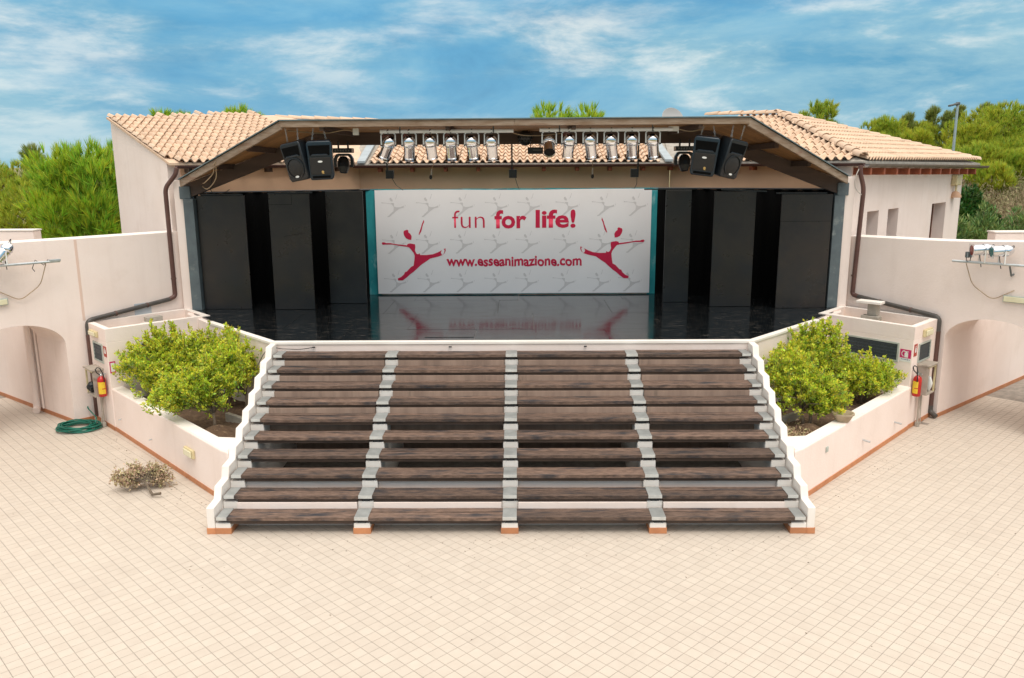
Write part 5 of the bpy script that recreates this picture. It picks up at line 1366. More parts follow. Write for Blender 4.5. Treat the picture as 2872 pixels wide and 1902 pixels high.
# hooks, spouts and plates on the planter walls
npr = (-R_['nin'][0], -R_['nin'][1])
for (S, nn_, s0, z, ln, lab) in ((L_, npl, 2.95, 0.315, 0.05, 'small metal hook on the left planter wall beside the dry bush'), (L_, npl, 4.55, 0.33, 0.05, 'small metal hook on the left planter wall near the cabinet leg'),
                            (R_, npr, 2.45, 0.385, 0.13, 'grey pipe stub on the right planter wall, the nearer one to the steps'), (R_, npr, 4.02, 0.34, 0.13, 'grey pipe stub on the right planter wall near the cabinet leg')):
    p = facept(S['P0'], S['P1'], s0, z, -0.005, nn_); q = facept(S['P0'], S['P1'], s0, z - 0.01, ln, nn_)
    single('pipe_stub', MB().tube([p, q], 0.018 if ln > 0.1 else 0.012, 8), GALV, lab, 'pipe stub', p, 'stubs on the planter walls')
p = facept(R_['P0'], R_['P1'], 0.88, 0.62, 0.0, npr)
single('socket_plate', facebox(R_['P0'], R_['P1'], 0.84, 0.92, 0.58, 0.67, 0.001, 0.02, npr), FRAMEG, 'small grey socket plate on the right planter wall', 'socket', p, bevel=0.005)
for s_, x in ((-1, -3.55), (-1, -1.1), (1, 1.32)):
    single('cable_clip', MB().box((x, 3.463, 1.965), (0.05, 0.012, 0.02)), BLACKPL, {-3.55: 'black cable clip at the left end of the stage front', -1.1: 'black clip under the stage kerb left of the middle', 1.32: 'black clip under the stage kerb right of the middle'}[x], 'clip', (x, 3.463, 1.965), 'clips on the stage front')
cable([(-3.55, 3.45, 1.965), (-3.8, 3.44, 1.935), (-4.1, 3.43, 1.945), (-4.36, 3.40, 1.95), (-4.55, 3.2, 1.6)], 0.007, BLACKC, 'thin black cable crossing the top of the left parapet', 'cables at the stage front')
single('lamp_bracket', MB().tube([(5.36, 4.50, 1.93), (5.42, 4.40, 1.90)], 0.012, 6).box((5.44, 4.37, 1.885), (0.06, 0.06, 0.035), 0.7), BLACKPL, 'small black bracket on the right stage side wall', 'bracket', (5.36, 4.5, 1.93))
# blocks and slabs standing in the hollow tops
t = thing('stone_slab', 'white slab leaning on rubble in the left hollow box top', 'slab', (-7.55, 5.95, 1.815))
build('slab', MB().box((-7.52, 5.86, 1.93), (0.42, 0.24, 0.035), 0.5, Matrix.Rotation(0.75, 4, 'Z') @ Matrix.Rotation(R(16), 4, 'Y') @ Matrix.Rotation(R(-14), 4, 'X')), WHITE_P, t, bevel=0.005)
build('rubble', MB().box((-7.36, 5.98, 1.85), (0.12, 0.10, 0.07), 0.3), BLACKPL, t, bevel=0.01)
single('concrete_block', MB().box((-7.62, 6.16, 1.935), (0.34, 0.16, 0.24), 0.80), CONC, 'pale concrete block in the left hollow box top', 'block', (-7.62, 6.16, 1.815), bevel=0.012)
single('meter_plate', facebox((-7.42, 7.0), (-8.7, 5.44), 0.62, 0.98, 2.02, 2.30, 0.001, 0.012, L_['wn']), material('blue_grey_plate', (0.48, 0.51, 0.54), rough=0.6), 'blue grey plate on the left wall behind the raking pipe', 'plate', (-7.9, 6.4, 2.02))
single('concrete_block', MB().box((7.46, 6.02, 1.925), (0.36, 0.20, 0.22), -0.75), CONC, 'lying concrete block in the right hollow box top, lowest of the pile', 'block', (7.46, 6.02, 1.815), bevel=0.012)
single('concrete_block', MB().box((7.52, 6.06, 2.165), (0.20, 0.19, 0.25), -0.75), CONC, 'upright concrete block standing on the lying one at right', 'block', (7.52, 6.06, 2.04), bevel=0.012)
single('stone_slab', MB().box((7.42, 6.02, 2.32), (0.50, 0.26, 0.05), -0.75), WHITE_P, 'pale slab lying on top of the right block pile', 'slab', (7.42, 6.02, 2.295), bevel=0.006)
# lamps on brackets at the edges of the picture
def wall_rig(s):
    S = SIDE[s]; c2 = S['cum'][2]
    def q(d, z, o):
        p, _ = S['smooth_at'](d); return Vector((p[0] + S['wn'][0] * o, p[1] + S['wn'][1] * o, z))
    nmx = 'left' if s < 0 else 'right'
    d0, d1, z = (c2 + 0.42, c2 + 2.6, 3.37) if s < 0 else (c2 + 0.12, c2 + 2.4, 3.27)
    t = thing('wall_lamp_bar', 'galvanised bar with brackets on the %s theatre wall' % nmx, 'lighting bar', q((d0 + d1) / 2, z, 0))
    build('tube', MB().tube([q(d0, z, 0.28), q(d1, z + 0.01, 0.28)], 0.026, 10), GALV, t, smooth=40.0)
    for dd in ((d0 + 1.0, d1 - 0.3) if s > 0 else (d0 + 1.1, d1 - 0.3)):
        build('bracket', MB().tube([q(dd, z, 0.28), q(dd, z - 0.22, 0.12), q(dd, z - 0.20, 0.0)], 0.018, 6).tube([q(dd, z, 0.28), q(dd, z - 0.02, 0.0)], 0.016, 6), LAMPG, t)
    build('cable', MB().tube(bez([q(d0 + 0.25, z - 0.03, 0.28), q(d0 + 0.34, z - 0.45, 0.12), q(d0 + 0.7, z - 0.72, 0.05), q(d0 + 1.05, z - 0.5, 0.02)]), 0.009, 5), CABLE, t, smooth=True)
    if s < 0:
        t2 = thing('flood_ballast', 'flat grey fitting with wound cable at the end of the left wall bar', 'fitting', q(d0, z, 0.28))
        a, b = q(d0 - 0.02, z, 0.28), q(d0 + 0.2, z, 0.28)
        build('case', MB().box((a + b) / 2 + Vector((0, 0, 0.02)), (0.20, 0.07, 0.05), math.atan2((b - a).y, (b - a).x)), GALV, t2, bevel=0.006)
        build('cable', MB().tube([q(d0 + 0.2, z + 0.04, 0.25), q(d0 + 0.3, z - 0.05, 0.32), q(d0 + 0.42, z + 0.05, 0.25), q(d0 + 0.5, z - 0.10, 0.30), q(d0 + 0.46, z - 0.16, 0.29)], 0.008, 5), BLACKC, t2, smooth=True)
    # silver cans sitting on the bar, pointing at the stage
    spots = ((d0 + 0.92, 1),) if s < 0 else ((d0 + 0.52, 1), (d0 + 0.86, 2))
    for k, (dd, kk) in enumerate(spots):
        p = q(dd, z + 0.25, 0.28)
        lab = 'silver spotlight on the left wall bar at the picture edge' if s < 0 else ('silver spotlight with red lens on the right wall bar', 'silver spotlight with green lens on the right wall bar')[k]
        c = thing('wall_spotlight', lab, 'spotlight', p, group='silver spotlights on the wall bars')
        if s < 0: d3 = Vector((-0.50, -0.40, -0.75)).normalized()
        else: d3 = Vector((-0.97, 0.12, -0.06)).normalized()
        M = Matrix.Translation(p) @ d3.to_track_quat('Z', 'Y').to_matrix().to_4x4()
        body = build('can', MB().lathe([(0.106, 0.20), (0.106, 0.18), (0.10, 0.175), (0.10, -0.02), (0.112, -0.015), (0.112, 0.0), (0.10, -0.03), (0.112, -0.06), (0.108, -0.08), (0.09, -0.14), (0.05, -0.18), (0.0, -0.185)], 24, M), CHROME, c, smooth=35.0)
        q2 = 0.125
        build('gel', MB().lathe([(0.10, 0.195), (0.0, 0.2)], 20, M), material('gel_red', (0.22, 0.03, 0.02), rough=0.25) if k == 0 else material('gel_green', (0.005, 0.12, 0.11), rough=0.25), body)
        ring = [(math.cos(tt) * 0.098, math.sin(tt) * 0.098) for tt in np.linspace(math.pi / 4, math.pi / 4 + 2 * math.pi, 24, endpoint=False)]
        fr = MB(); fr.v += [tuple(M @ Vector((x, y, 0.203))) for x, y in ring] + [tuple(M @ Vector((x * q2 / max(abs(x), abs(y)), y * q2 / max(abs(x), abs(y)), 0.203))) for x, y in ring]
        fr.f += [(i, (i + 1) % 24, 24 + (i + 1) % 24, 24 + i) for i in range(24)]
        build('gel_frame', fr, CHROME, body)
        base_ = q(dd, z + 0.02, 0.28); sidev = d3.cross(Vector((0, 0, 1))).normalized() * 0.13
        build('yoke', MB().tube([p + sidev, base_ + sidev, base_ - sidev, p - sidev], 0.011, 6), WHITEM, c)
        build('cable', MB().tube(bez([p - d3 * 0.17, p - d3 * 0.2 + Vector((0, 0, 0.1)), p + sidev * 1.2 + Vector((0, 0, -0.05)), base_ + Vector((0, 0, -0.1))]), 0.008, 5), BLACKC, c, smooth=True)
    if s > 0:
        p = q(d0 + 0.28, z + 0.14, 0.28)
        f = thing('small_floodlight', 'small square floodlight standing on the right wall bar', 'floodlight', p)
        build('housing', MB().box(p, (0.12, 0.08, 0.11), 0.6), LAMPG, f, bevel=0.006)
        build('glass', MB().box(p + Vector((-0.025, -0.035, 0.0)), (0.095, 0.012, 0.085), 0.6), material('flood_glass', (0.28, 0.34, 0.36), rough=0.15), f)
        build('bracket', MB().tube([p + Vector((0.06, 0.02, 0)), p + Vector((0.05, 0.02, -0.12)), p + Vector((-0.05, -0.03, -0.12)), p + Vector((-0.06, -0.03, 0))], 0.008, 6), BLACKPL, f)
    fl0 = c2 + (1.33 if s < 0 else 1.0); fz = 2.66 if s < 0 else 2.60
    f = thing('strip_light', 'pale strip light under the lamp bar on the %s theatre wall' % nmx, 'strip light', q(fl0 + 0.3, fz, 0.0), group='strip lights on the theatre walls')
    pa, _ = S['smooth_at'](fl0); pb, _ = S['smooth_at'](fl0 + 0.6)
    mb = MB(); strip(mb, pa, pb, 0.001, 0.06, fz - 0.065, fz + 0.065, S['wn']); build('housing', mb, FRAMEG, f, bevel=0.008)
    mb = MB(); strip(mb, lerp2(pa, pb, 0.03), lerp2(pa, pb, 0.97), 0.06, 0.075, fz - 0.05, fz + 0.05, S['wn']); build('diffuser', mb, LENS, f, bevel=0.008)
wall_rig(-1); wall_rig(1)
# drain and pipe in the left passage
S = SIDE[-1]; eu, J0 = S['eu'], S['J0']; npas = nrm((0, 0), eu, 1)
tow = (S['path'][3][0] - J0[0], S['path'][3][1] - J0[1])
if npas[0] * tow[0] + npas[1] * tow[1] < 0: npas = (-npas[0], -npas[1])
pp_ = Vector((J0[0] + eu[0] * 1.5 + npas[0] * 0.09, J0[1] + eu[1] * 1.5 + npas[1] * 0.09, 0))
t = thing('passage_pipe', 'pink painted drain pipe in the left passage', 'pipe', pp_)
build('pipe', MB().tube(bez([pp_ + Vector((0, 0, 2.6)), pp_ + Vector((0, 0, 0.10)), pp_ + Vector((0.04, -0.12, 0.06))]), 0.075, 12), PLASTER, t, smooth=40.0)
build('conduit', MB().tube([pp_ + Vector((0.17, -0.05, 2.6)), pp_ + Vector((0.17, -0.05, 0.1))], 0.022, 8), PLASTER, t, smooth=40.0)
# wall lamp on the right wing, dish, lamp post
p = Vector((*wp(7.35, -0.02), 4.62))
t = thing('wing_wall_lamp', 'cream box lamp with a small shade on the right wing wall', 'wall light', p)
build('box', MB().prism([wp(7.15), wp(7.62), wp(7.62, -0.16), wp(7.15, -0.16)], 4.50, 4.80), CREAM, t, bevel=0.03)
build('shade', MB().lathe([(0.16, 0.0), (0.15, 0.06), (0.10, 0.14), (0.03, 0.18), (0.0, 0.18)], 16, Matrix.Translation((*wp(7.42, -0.08), 4.16))), material('terracotta_shade', (0.50, 0.30, 0.19), rough=0.7), t, smooth=40.0)
build('stem', MB().tube([(*wp(7.42, -0.08), 4.30), (*wp(7.42, -0.08), 4.50)], 0.03, 8), CREAM, t)
t = thing('satellite_dish', 'pale satellite dish peeking over the canopy fascia', 'satellite dish', (4.55, 13.8, 5.9))
build('dish', MB().lathe([(0.0, 0.0), (0.12, 0.01), (0.24, 0.045), (0.33, 0.09), (0.335, 0.085), (0.24, 0.03), (0.0, -0.012)], 28, Matrix.Translation((4.56, 13.8, 6.40)) @ Matrix.Rotation(R(62), 4, 'X') @ Matrix.Rotation(R(14), 4, 'Y')), DISHM, t, smooth=40.0)
build('mast', MB().tube([(4.56, 13.95, 5.6), (4.56, 13.95, 6.35)], 0.025, 8), GALV, t)
build('feed_arm', MB().tube([(4.56, 13.8, 6.1), (4.5, 13.35, 6.22)], 0.012, 6), GALV, t)
t = thing('street_lamp', 'thin grey street lamp on a tall mast behind the right wing', 'street lamp', (21.05, 30.0, 1.5))
build('mast', MB().tube([(21.05, 30, 1.5), (21.03, 30, 7.8)], [0.085, 0.055], 10), GALV, t)
build('arm', MB().tube([(21.03, 30, 7.78), (20.85, 29.95, 7.84)], 0.05, 8), LAMPG, t)
build('head', MB().box((20.78, 29.93, 7.80), (0.42, 0.22, 0.09), 0, Matrix.Rotation(R(-14), 4, 'Y')).box((21.03, 30, 7.86), (0.16, 0.16, 0.14)), LAMPG, t, bevel=0.03)
# clay bowl on the rim, stones in the left planter
bp_ = facept(R_['P0'], R_['P1'], 1.72, 0.877, -0.10, npr)
t = single('clay_bowl', MB().lathe([(0.0, 0.0), (0.10, 0.0), (0.115, 0.02), (0.165, 0.12), (0.185, 0.13), (0.185, 0.155), (0.165, 0.155), (0.14, 0.12), (0.09, 0.04), (0.0, 0.035)], 28, Matrix.Translation(bp_)), CLAY, 'shallow clay bowl standing on the right planter rim', 'bowl', bp_, smooth=40.0)
st = MB(); c = Vector((-7.35, 4.62, 0.66)); K = 10
for j in range(6):
    for i in range(K):
        an = 2 * math.pi * i / K; rr = 0.20 * math.sin(math.pi * (j + 0.5) / 6.3) * random.uniform(0.85, 1.12)
        st.v.append((c.x + rr * 1.2 * math.cos(an), c.y + rr * math.sin(an), c.z + 0.04 * j))
for j in range(5):
    for i in range(K): st.f.append((j * K + i, j * K + (i + 1) % K, (j + 1) * K + (i + 1) % K, (j + 1) * K + i))
st.f += [tuple(range(K))[::-1], tuple(range(5 * K, 6 * K))]
single('boulder', st, STONE, 'pale boulder lying in the back corner of the left planter', 'stone', c, smooth=True)

# ------------------------------------------------------------------ plants
def unit(n_):
    v = RNG.normal(size=(n_, 3)); return v / np.linalg.norm(v, axis=1, keepdims=True)
def leaves(C, D, per, size, width, spread, jit):
    """leaf quads: per leaves about every centre C pointing around D"""
    n_ = len(C) * per
    c = np.repeat(C, per, 0) + RNG.normal(size=(n_, 3)) * jit
    d = np.repeat(D, per, 0) + RNG.normal(size=(n_, 3)) * spread
    d /= np.linalg.norm(d, axis=1, keepdims=True)
    w = np.cross(d, unit(n_)); w /= np.linalg.norm(w, axis=1, keepdims=True) + 1e-9
    s = size * RNG.uniform(0.7, 1.25, (n_, 1))
    V = np.stack([c, c + d * s * 0.5 + w * s * width, c + d * s, c + d * s * 0.5 - w * s * width], 1).reshape(-1, 3)
    return V, np.arange(n_ * 4).reshape(-1, 4)
def needles(C, D, per, size, width, spread):
    n_ = len(C) * per
    c = np.repeat(C, per, 0); d = np.repeat(D, per, 0) + RNG.normal(size=(n_, 3)) * spread
    d /= np.linalg.norm(d, axis=1, keepdims=True)
    w = np.cross(d, unit(n_)); w /= np.linalg.norm(w, axis=1, keepdims=True) + 1e-9
    s = size * RNG.uniform(0.7, 1.2, (n_, 1))
    V = np.stack([c - w * s * width, c + w * s * width, c + d * s], 1).reshape(-1, 3)
    return V, np.arange(n_ * 3).reshape(-1, 3)
def shrub(base, lobes, trunks, label, n_cl, mat_=LEAF_Y, size=0.058, name='planter_shrub', group='shrubs in the planters'):
    """lobes: (centre offset, radii); leaf rosettes sit on twig ends through the lobes"""
    b = Vector(base); t = thing(name, label, 'shrub', base, group=group)
    tot = sum(r[0] * r[1] * r[2] for _, r in lobes) ; C = []
    mbt = MB()
    for (o, r) in lobes:
        k = int(0.80 * n_cl * r[0] * r[1] * r[2] / tot); r = (r[0] * 0.93, r[1] * 0.93, r[2] * 0.93)
        u = unit(k); rad = RNG.uniform(0.2, 1.0, (k, 1)) ** 0.5 * (1 + 0.28 * np.sin(u[:, :1] * 8 + u[:, 1:2] * 6 + u[:, 2:] * 5)) * RNG.uniform(0.8, 1.2, (k, 1))
        C.append(np.array(b) + np.array(o) + u * rad * np.array(r))
    C = np.concatenate(C); C = C[C[:, 2] > b.z + 0.24]
    cen = np.array(b) + np.mean([o for o, _ in lobes], 0) - np.array((0, 0, 0.35))
    D = C - cen; D /= np.linalg.norm(D, axis=1, keepdims=True); D[:, 2] += 0.75
    D /= np.linalg.norm(D, axis=1, keepdims=True)
    V1, F1 = leaves(C, D, 13, size * 0.95, 0.25, 0.7, 0.02)
    # upright sprigs breaking the outline
    topi = np.argsort(-(C[:, 2] + RNG.uniform(-0.25, 0.25, len(C))))[:34]; SP = []
    for q in topi:
        hgt_ = RNG.uniform(0.09, 0.24); ln_ = RNG.normal(size=2) * 0.05
        for j in range(5):
            SP.append(C[q] + np.array((ln_[0] * j / 4, ln_[1] * j / 4, hgt_ * j / 4)))
        mbt.tube([tuple(C[q] - np.array((0, 0, 0.05))), tuple(SP[-1])], [0.005, 0.003], 4)
    SP = np.array(SP)
    V3, F3 = leaves(SP, np.tile((0, 0, 1.0), (len(SP), 1)), 7, size, 0.24, 0.6, 0.012)
    np_object('foliage', np.concatenate([V1, V3]), np.concatenate([F1, F3 + len(V1)]), mat_, t)
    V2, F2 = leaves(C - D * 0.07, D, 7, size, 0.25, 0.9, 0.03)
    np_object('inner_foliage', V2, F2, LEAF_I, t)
    for (dx, dy) in trunks:
        p0 = b + Vector((dx, dy, -0.06)); tgt = [C[RNG.integers(len(C))] for _ in range(16)]
        fork = p0 + Vector((random.uniform(-.05, .05), random.uniform(-.05, .05), 0.34))
        mbt.tube([p0, p0.lerp(fork, 0.5) + Vector((0.015, -0.01, 0)), fork], [0.032, 0.027, 0.022], 7)
        for q in tgt:
            q = Vector(q); m_ = fork.lerp(q, 0.5) + Vector((random.uniform(-.06, .06), random.uniform(-.06, .06), 0.06))
            mbt.tube([fork - Vector((0, 0, 0.02)), m_, q], [0.014, 0.009, 0.004], 5)
    build('branches', mbt, BARK, t, smooth=True)
    return t
shrub((-5.13, 2.62, 0.72), [((-0.25, 0.05, 0.72), (0.62, 0.52, 0.42)), ((0.15, 0.35, 0.95), (0.45, 0.5, 0.36)), ((-0.65, -0.02, 0.62), (0.42, 0.4, 0.34))], [(0, 0)], 'yellow green shrub with a bare grey stem nearest the left side of the steps', 950)
shrub((-6.42, 4.30, 0.68), [((-0.10, 0.0, 0.62), (0.70, 0.60, 0.46)), ((-0.75, 0.3, 0.72), (0.60, 0.5, 0.42)), ((-0.35, 0.45, 1.0), (0.50, 0.45, 0.34))], [(0, 0), (-0.12, 0.05)], 'broad yellow green shrub in the middle of the left planter', 1200)
shrub((-5.40, 4.10, 0.68), [((0.0, -0.1, 0.80), (0.55, 0.42, 0.42)), ((-0.55, 0.35, 1.0), (0.5, 0.4, 0.36)), ((0.42, -0.25, 0.88), (0.32, 0.25, 0.40)), ((-0.05, 0.3, 1.12), (0.3, 0.3, 0.30))], [(0, 0), (0.4, -0.25)], 'greener shrub against the stage side in the left planter', 950)
shrub((5.02, 2.70, 0.72), [((0.05, 0.10, 0.66), (0.62, 0.50, 0.42)), ((0.38, 0.05, 0.45), (0.48, 0.4, 0.32)), ((-0.2, 0.3, 0.92), (0.42, 0.4, 0.36))], [(0, 0), (0.1, 0.02)], 'yellow green shrub with forked stems nearest the right side of the steps', 950)
shrub((5.45, 4.05, 0.70), [((-0.05, 0.0, 0.82), (0.58, 0.45, 0.42)), ((0.35, 0.1, 1.05), (0.48, 0.4, 0.40)), ((-0.55, -0.4, 0.85), (0.30, 0.3, 0.40)), ((0.15, 0.35, 1.1), (0.3, 0.3, 0.26))], [(0, 0), (-0.4, -0.3)], 'tall green shrub against the stage side in the right planter', 950)
shrub((6.62, 4.25, 0.68), [((0.0, 0.0, 0.48), (0.62, 0.5, 0.34)), ((0.40, 0.25, 0.48), (0.42, 0.4, 0.28)), ((-0.35, 0.2, 0.52), (0.42, 0.40, 0.32))], [(0, 0), (0.12, 0.1)], 'rounded green shrub in front of the dark vent in the right planter', 1000)
# dry litter in the right planter
C = np.array((4.72, 2.25, 0.70)) + RNG.normal(size=(400, 3)) * np.array((0.20, 0.24, 0.03)); C = C[(C[:, 1] > 1.13 + (C[:, 0] - 4.5) * 1.06 + 0.42) & (C[:, 0] > 4.38)]; V, F = leaves(C, unit(len(C)), 4, 0.07, 0.16, 1.0, 0.03)
tag(np_object('dry_litter', V, F, DRYLEAF, None, (4.72, 2.25, 0.70)), 'heap of dry leaves and twigs at the foot of the right shrub', 'litter', None, 'stuff')
# uprooted dry bush on the floor
t = thing('dry_bush', 'uprooted dry bush lying on the floor before the left planter', 'dry bush', (-6.05, 1.70, 0))
root = Vector((-5.70, 1.32, 0.05)); heart = Vector((-5.95, 1.62, 0.14)); mbt = MB()
mbt.tube([root + Vector((0.14, -0.02, 0.03)), root, heart], [0.024, 0.022, 0.016], 7)
ends = []
for k in range(70):
    a = random.uniform(0.35, math.pi + 0.55); r_ = random.uniform(0.20, 0.42)
    e = heart + Vector((-math.cos(a) * -r_ * 1.1, math.sin(a) * r_ * 0.85, random.uniform(-0.10, 0.22)))
    e.z = max(e.z, 0.02); m_ = heart.lerp(e, 0.5) + Vector((random.uniform(-.06, .06), random.uniform(-.06, .06), random.uniform(0, 0.09)))
    mbt.tube([heart, m_, e], [0.009, 0.006, 0.003], 4); ends += [e, heart.lerp(e, 0.82) + Vector((0, 0, 0.03)), m_.lerp(e, 0.3)]
build('twigs', mbt, BARK, t)
C = np.array([tuple(e) for e in ends]); C = np.repeat(C, 3, 0) + RNG.normal(size=(len(C) * 3, 3)) * 0.035; C[:, 2] = np.maximum(C[:, 2], 0.012)
V, F = leaves(C, unit(len(C)), 7, 0.045, 0.28, 0.9, 0.02); V[:, 2] = np.maximum(V[:, 2], 0.004)
np_object('dry_leaves', V, F, DRYLEAF, t)

# blown leaves and grit on the paving
dl = []
for k in range(260):
    a = random.random()
    if a < 0.45:
        sgn = random.choice((-1, 1)); q_ = random.random(); x = sgn * (4.6 + 3.3 * q_ + abs(random.gauss(0, 0.22)) + 0.06); y = 1.1 + 3.45 * q_ - abs(random.gauss(0, 0.22))
    elif a < 0.7: x, y = random.uniform(-4.2, 4.2), -0.1 - abs(random.gauss(0, 0.5))
    else: x, y = random.uniform(-9, 9), random.uniform(-3.4, 3.0)
    if y > 0 and abs(x) < 4.45: continue
    dl.append((x, y, 0.004))
V, F = leaves(np.array(dl), np.concatenate([RNG.normal(size=(len(dl), 2)), np.full((len(dl), 1), 0.05)], 1), 1, 0.028, 0.22, 0.05, 0.0)
V[:, 2] = np.clip(V[:, 2], 0.002, 0.012)
tag(np_object('leaf_litter', V, F, DRYLEAF2, None, (0, 0, 0)), 'scattered dry leaf bits and grit on the paving', 'litter', None, 'stuff')
def pine(x, y, top, hw, label, style='pine', n_t=1500, crown=0.75, name='pine_tree', group='pines behind the buildings', size=0.34, mat_=None):
    zb = float(hgt(x, y)); H_ = top - zb
    t = thing(name, label, 'tree', (x, y, zb), group=group)
    c0 = top - H_ * crown; mb = MB()
    lean = random.uniform(-0.15, 0.15)
    mb.tube([(x, y, zb - 0.1), (x + lean * 0.5, y, zb + H_ * 0.45), (x + lean, y, top - H_ * 0.12)], [0.05 + H_ * 0.022, 0.03 + H_ * 0.015, 0.02], 8)
    # boughs carry clumps; clumps carry tufts of needles
    nb = max(14, int(n_t / 34)); clumps = []
    for k in range(nb):
        f = ((k + 0.5) / nb) ** 0.85; z = c0 + (top - c0) * f
        prof = math.sin(math.pi * min(1, 0.16 + 0.84 * (1 - f)) ** 0.8) ** 0.75 if style != 'spire' else (1 - f) * 0.9 + 0.12
        a = k * 2.399 + random.uniform(-.3, .3); rr = hw * prof * random.uniform(0.55, 1.0)
        e = Vector((x + lean * f + rr * math.cos(a), y + rr * math.sin(a), z + hw * 0.15))
        mb.tube([(x + lean * f, y, z - rr * 0.35), e], [0.02 + H_ * 0.004, 0.012], 5)
        clumps.append((e, hw * random.uniform(0.26, 0.42)))
    clumps.append((Vector((x + lean, y, top - 0.2)), hw * 0.2))
    build('trunk', mb, BARK, t, smooth=True)
    per = max(8, n_t // len(clumps)); C = []; D = []
    for e, r in clumps:
        u = unit(per); rad = RNG.uniform(0.35, 1.0, (per, 1)) ** 0.5
        c = np.array(e) + u * rad * r * np.array((1, 1, 0.75)); C.append(c)
        d = u * 0.55 + np.array((0, 0, 0.95)); D.append(d)
    C = np.concatenate(C); D = np.concatenate(D)
    V, F = needles(C, D, 16, size, 0.05, 0.26)
    np_object('crown', V, F, mat_ or LEAF_G, t)
    return t
pine(-14.3, 17.5, 5.15, 1.8, 'big bright green pine close behind the left gable wall', n_t=3000, crown=0.92, size=0.42)
pine(-13.1, 19.5, 5.55, 1.2, 'taller pine rising against the left gable wall edge', n_t=2000, crown=0.92, size=0.42)
pine(-21.3, 26.0, 5.6, 0.9, 'sparse pine standing alone highest among the left trees', 'spire', n_t=420, size=0.42, mat_=LEAF_S)
pine(-21.9, 24.0, 4.95, 1.1, 'olive green pine at the left picture edge', n_t=1100, mat_=LEAF_F, size=0.3)
pine(-17.6, 19.5, 4.15, 1.5, 'low bushy pine above the left rear wall', n_t=1700, crown=0.95, mat_=LEAF_F, size=0.28)
pine(-19.4, 23.5, 4.55, 1.1, 'rounded pine between the sparse pine and the big green one', n_t=1200, mat_=LEAF_F, size=0.28)
pine(-23.0, 22.0, 4.3, 2.0, 'dense low pine filling the far left above the wall', n_t=1500, crown=0.95, mat_=LEAF_F, size=0.3)
pine(-15.7, 28.0, 7.25, 0.8, 'pine tip showing over the left tiled roof, the smaller of two', n_t=900, size=0.42)
pine(-12.5, 28.0, 7.25, 1.0, 'pine tip showing over the left tiled roof, the wider of two', n_t=1100, size=0.42)
pine(2.3, 28.0, 7.15, 1.7, 'pine top showing over the middle of the canopy', n_t=1500, size=0.42)
pine(13.7, 28.0, 7.55, 0.8, 'yellow green pine top behind the right hipped roof', n_t=1200, crown=0.8, size=0.3, mat_=LEAF_F)
far = [(22.7, 42, 7.45, 1.2, 'f'), (25.0, 44, 7.5, 1.1, 's'), (26.2, 45, 7.3, 1.2, 'f'), (27.6, 46, 8.0, 1.1, 's'), (27.6, 44, 7.6, 1.0, 's'), (30.4, 48, 8.25, 0.9, 's'), (26.2, 38, 6.95, 1.5, 'f'), (28.4, 39.5, 7.95, 1.9, 'f'), (30.0, 44, 8.1, 0.9, 's'), (31.8, 44, 7.7, 1.4, 'f'), (31.6, 41, 7.2, 1.6, 'f'), (24.0, 41, 6.6, 1.4, 'f'), (29.6, 38, 6.4, 1.7, 'f'), (33.8, 43, 7.6, 1.6, 'f'), (21.3, 40, 6.3, 1.3, 'f'), (27.4, 37, 5.9, 1.5, 'f'), (31.8, 38, 6.2, 1.6, 'f'), (21.8, 33, 5.3, 1.3, 'f'), (24.2, 34, 5.6, 1.4, 'f'), (26.2, 33.5, 5.3, 1.3, 'f'), (28.4, 34.5, 5.5, 1.4, 'f'), (23.0, 30, 4.7, 1.0, 'f')]
fl = ['pale pine first beyond the right hip, left end of the far wood', 'thin spire pine second along the far wood', 'round pine low between the spires over the hip', 'tall thin spire pine left of the lamp mast', 'thin pine close left of the lamp mast', 'slender spire pine just right of the lamp mast', 'round bright pine right of the lamp mast foot', 'biggest tall bright pine of the far wood', 'spire tip beside the biggest far pine', 'broad pine near the right picture edge', 'broad pine at the right picture edge, lower one', 'low pine behind the right roof ridge', 'low pine under the biggest far pine', 'pine half cut by the right picture edge', 'low pine behind the hip near the yellow pine top', 'low pine at the wood edge above the dry scrub', 'low pine at the wood edge by the right picture edge', 'young pine behind the lower end of the right gutter', 'young pine in front of the wood, second from the gutter end', 'young pine in front of the wood, third from the gutter end', 'young pine nearest the right picture edge in front of the wood', 'small yellow green pine standing alone in the scrub']
for (x, y, top, hw, k), lab in zip(far, fl):
    hw *= 0.72 if k == 's' else 0.9
    pine(x, y, top - (0.1 if k == 'f' else -0.35), hw, lab, 'spire' if k == 's' else 'pine', n_t=500 if k == 's' else 1300, crown=0.85, group='far wood on the right', size=0.36, mat_=LEAF_S if k == 's' else LEAF_F)
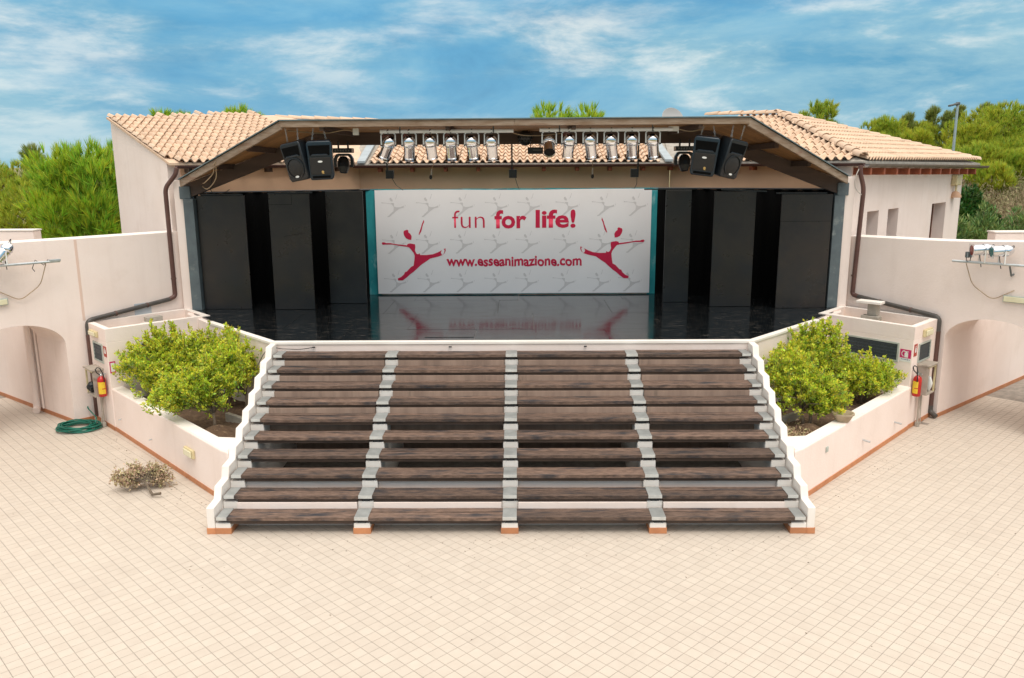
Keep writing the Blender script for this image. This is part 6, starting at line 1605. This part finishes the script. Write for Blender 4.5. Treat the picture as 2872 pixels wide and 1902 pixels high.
def bush(x, y, z, r, h, label, m, n_c, size, width=0.22, name='bush', group='bushes beyond the right wall', cat='bush'):
    t = thing(name, label, cat, (x, y, z), group=group)
    u = unit(n_c); u[:, 2] = np.abs(u[:, 2]); rad = RNG.uniform(0.5, 1.0, (n_c, 1)) ** 0.5 * (1 + 0.15 * np.sin(5 * u[:, :1] + 4 * u[:, 1:2]))
    C = np.array((x, y, z)) + u * rad * np.array((r, r, h)); D = u + np.array((0, 0, 0.5))
    V, F = leaves(C, D, 14, size, width, 0.6, 0.05)
    np_object('foliage', V, F, m, t)
    mb = MB()
    for k in range(7):
        q = Vector(C[RNG.integers(n_c)]); mb.tube([(x, y, z - 0.1), Vector((x, y, z)).lerp(q, 0.5) + Vector((0, 0, 0.1)), q], [0.03, 0.018, 0.006], 5)
    build('stems', mb, BARK, t)
bush(17.6, 22.2, 1.2, 1.0, 2.7, 'large dark green bush beside the right wing wall', LEAF_D, 1500, 0.16)
bush(19.2, 23.5, 1.5, 0.8, 1.7, 'smaller dark bush right of the large one', LEAF_D, 700, 0.16)
bush(16.6, 22.5, 1.2, 0.7, 3.0, 'bright green bush against the edge of the right wing', LEAF_F, 700, 0.16)
for k, (x, y, h, lab) in enumerate(((14.4, 16.6, 2.9, 'grey green oleander beside the right wing corner'), (15.6, 16.9, 3.15, 'grey green oleander with pale flowers in the middle of the hedge'), (16.7, 16.8, 3.1, 'grey green oleander above the right rear wall'), (17.9, 17.0, 3.2, 'grey green oleander at the right picture edge'))):
    bush(x, y, 0.2, 0.85, h, lab, LEAF_O, 900, 0.20, 0.10, 'oleander', 'oleander hedge')
# dry scrub over the slope: nobody could count it
n_s = 5200
sxp = RNG.uniform(17, 36, n_s); syp = RNG.uniform(21, 31.5, n_s)
C = np.stack([sxp, syp, hgt(sxp, syp) + RNG.uniform(0.1, 1.1, n_s)], 1)
V, F = leaves(C, np.tile((0, 0, 1.0), (n_s, 1)), 26, 0.17, 0.09, 0.8, 0.26)
tag(np_object('dry_scrub', V, F, SCRUBM, None, (26, 30, 3)), 'dry brown scrub covering the slope on the right', 'scrub', None, 'stuff')
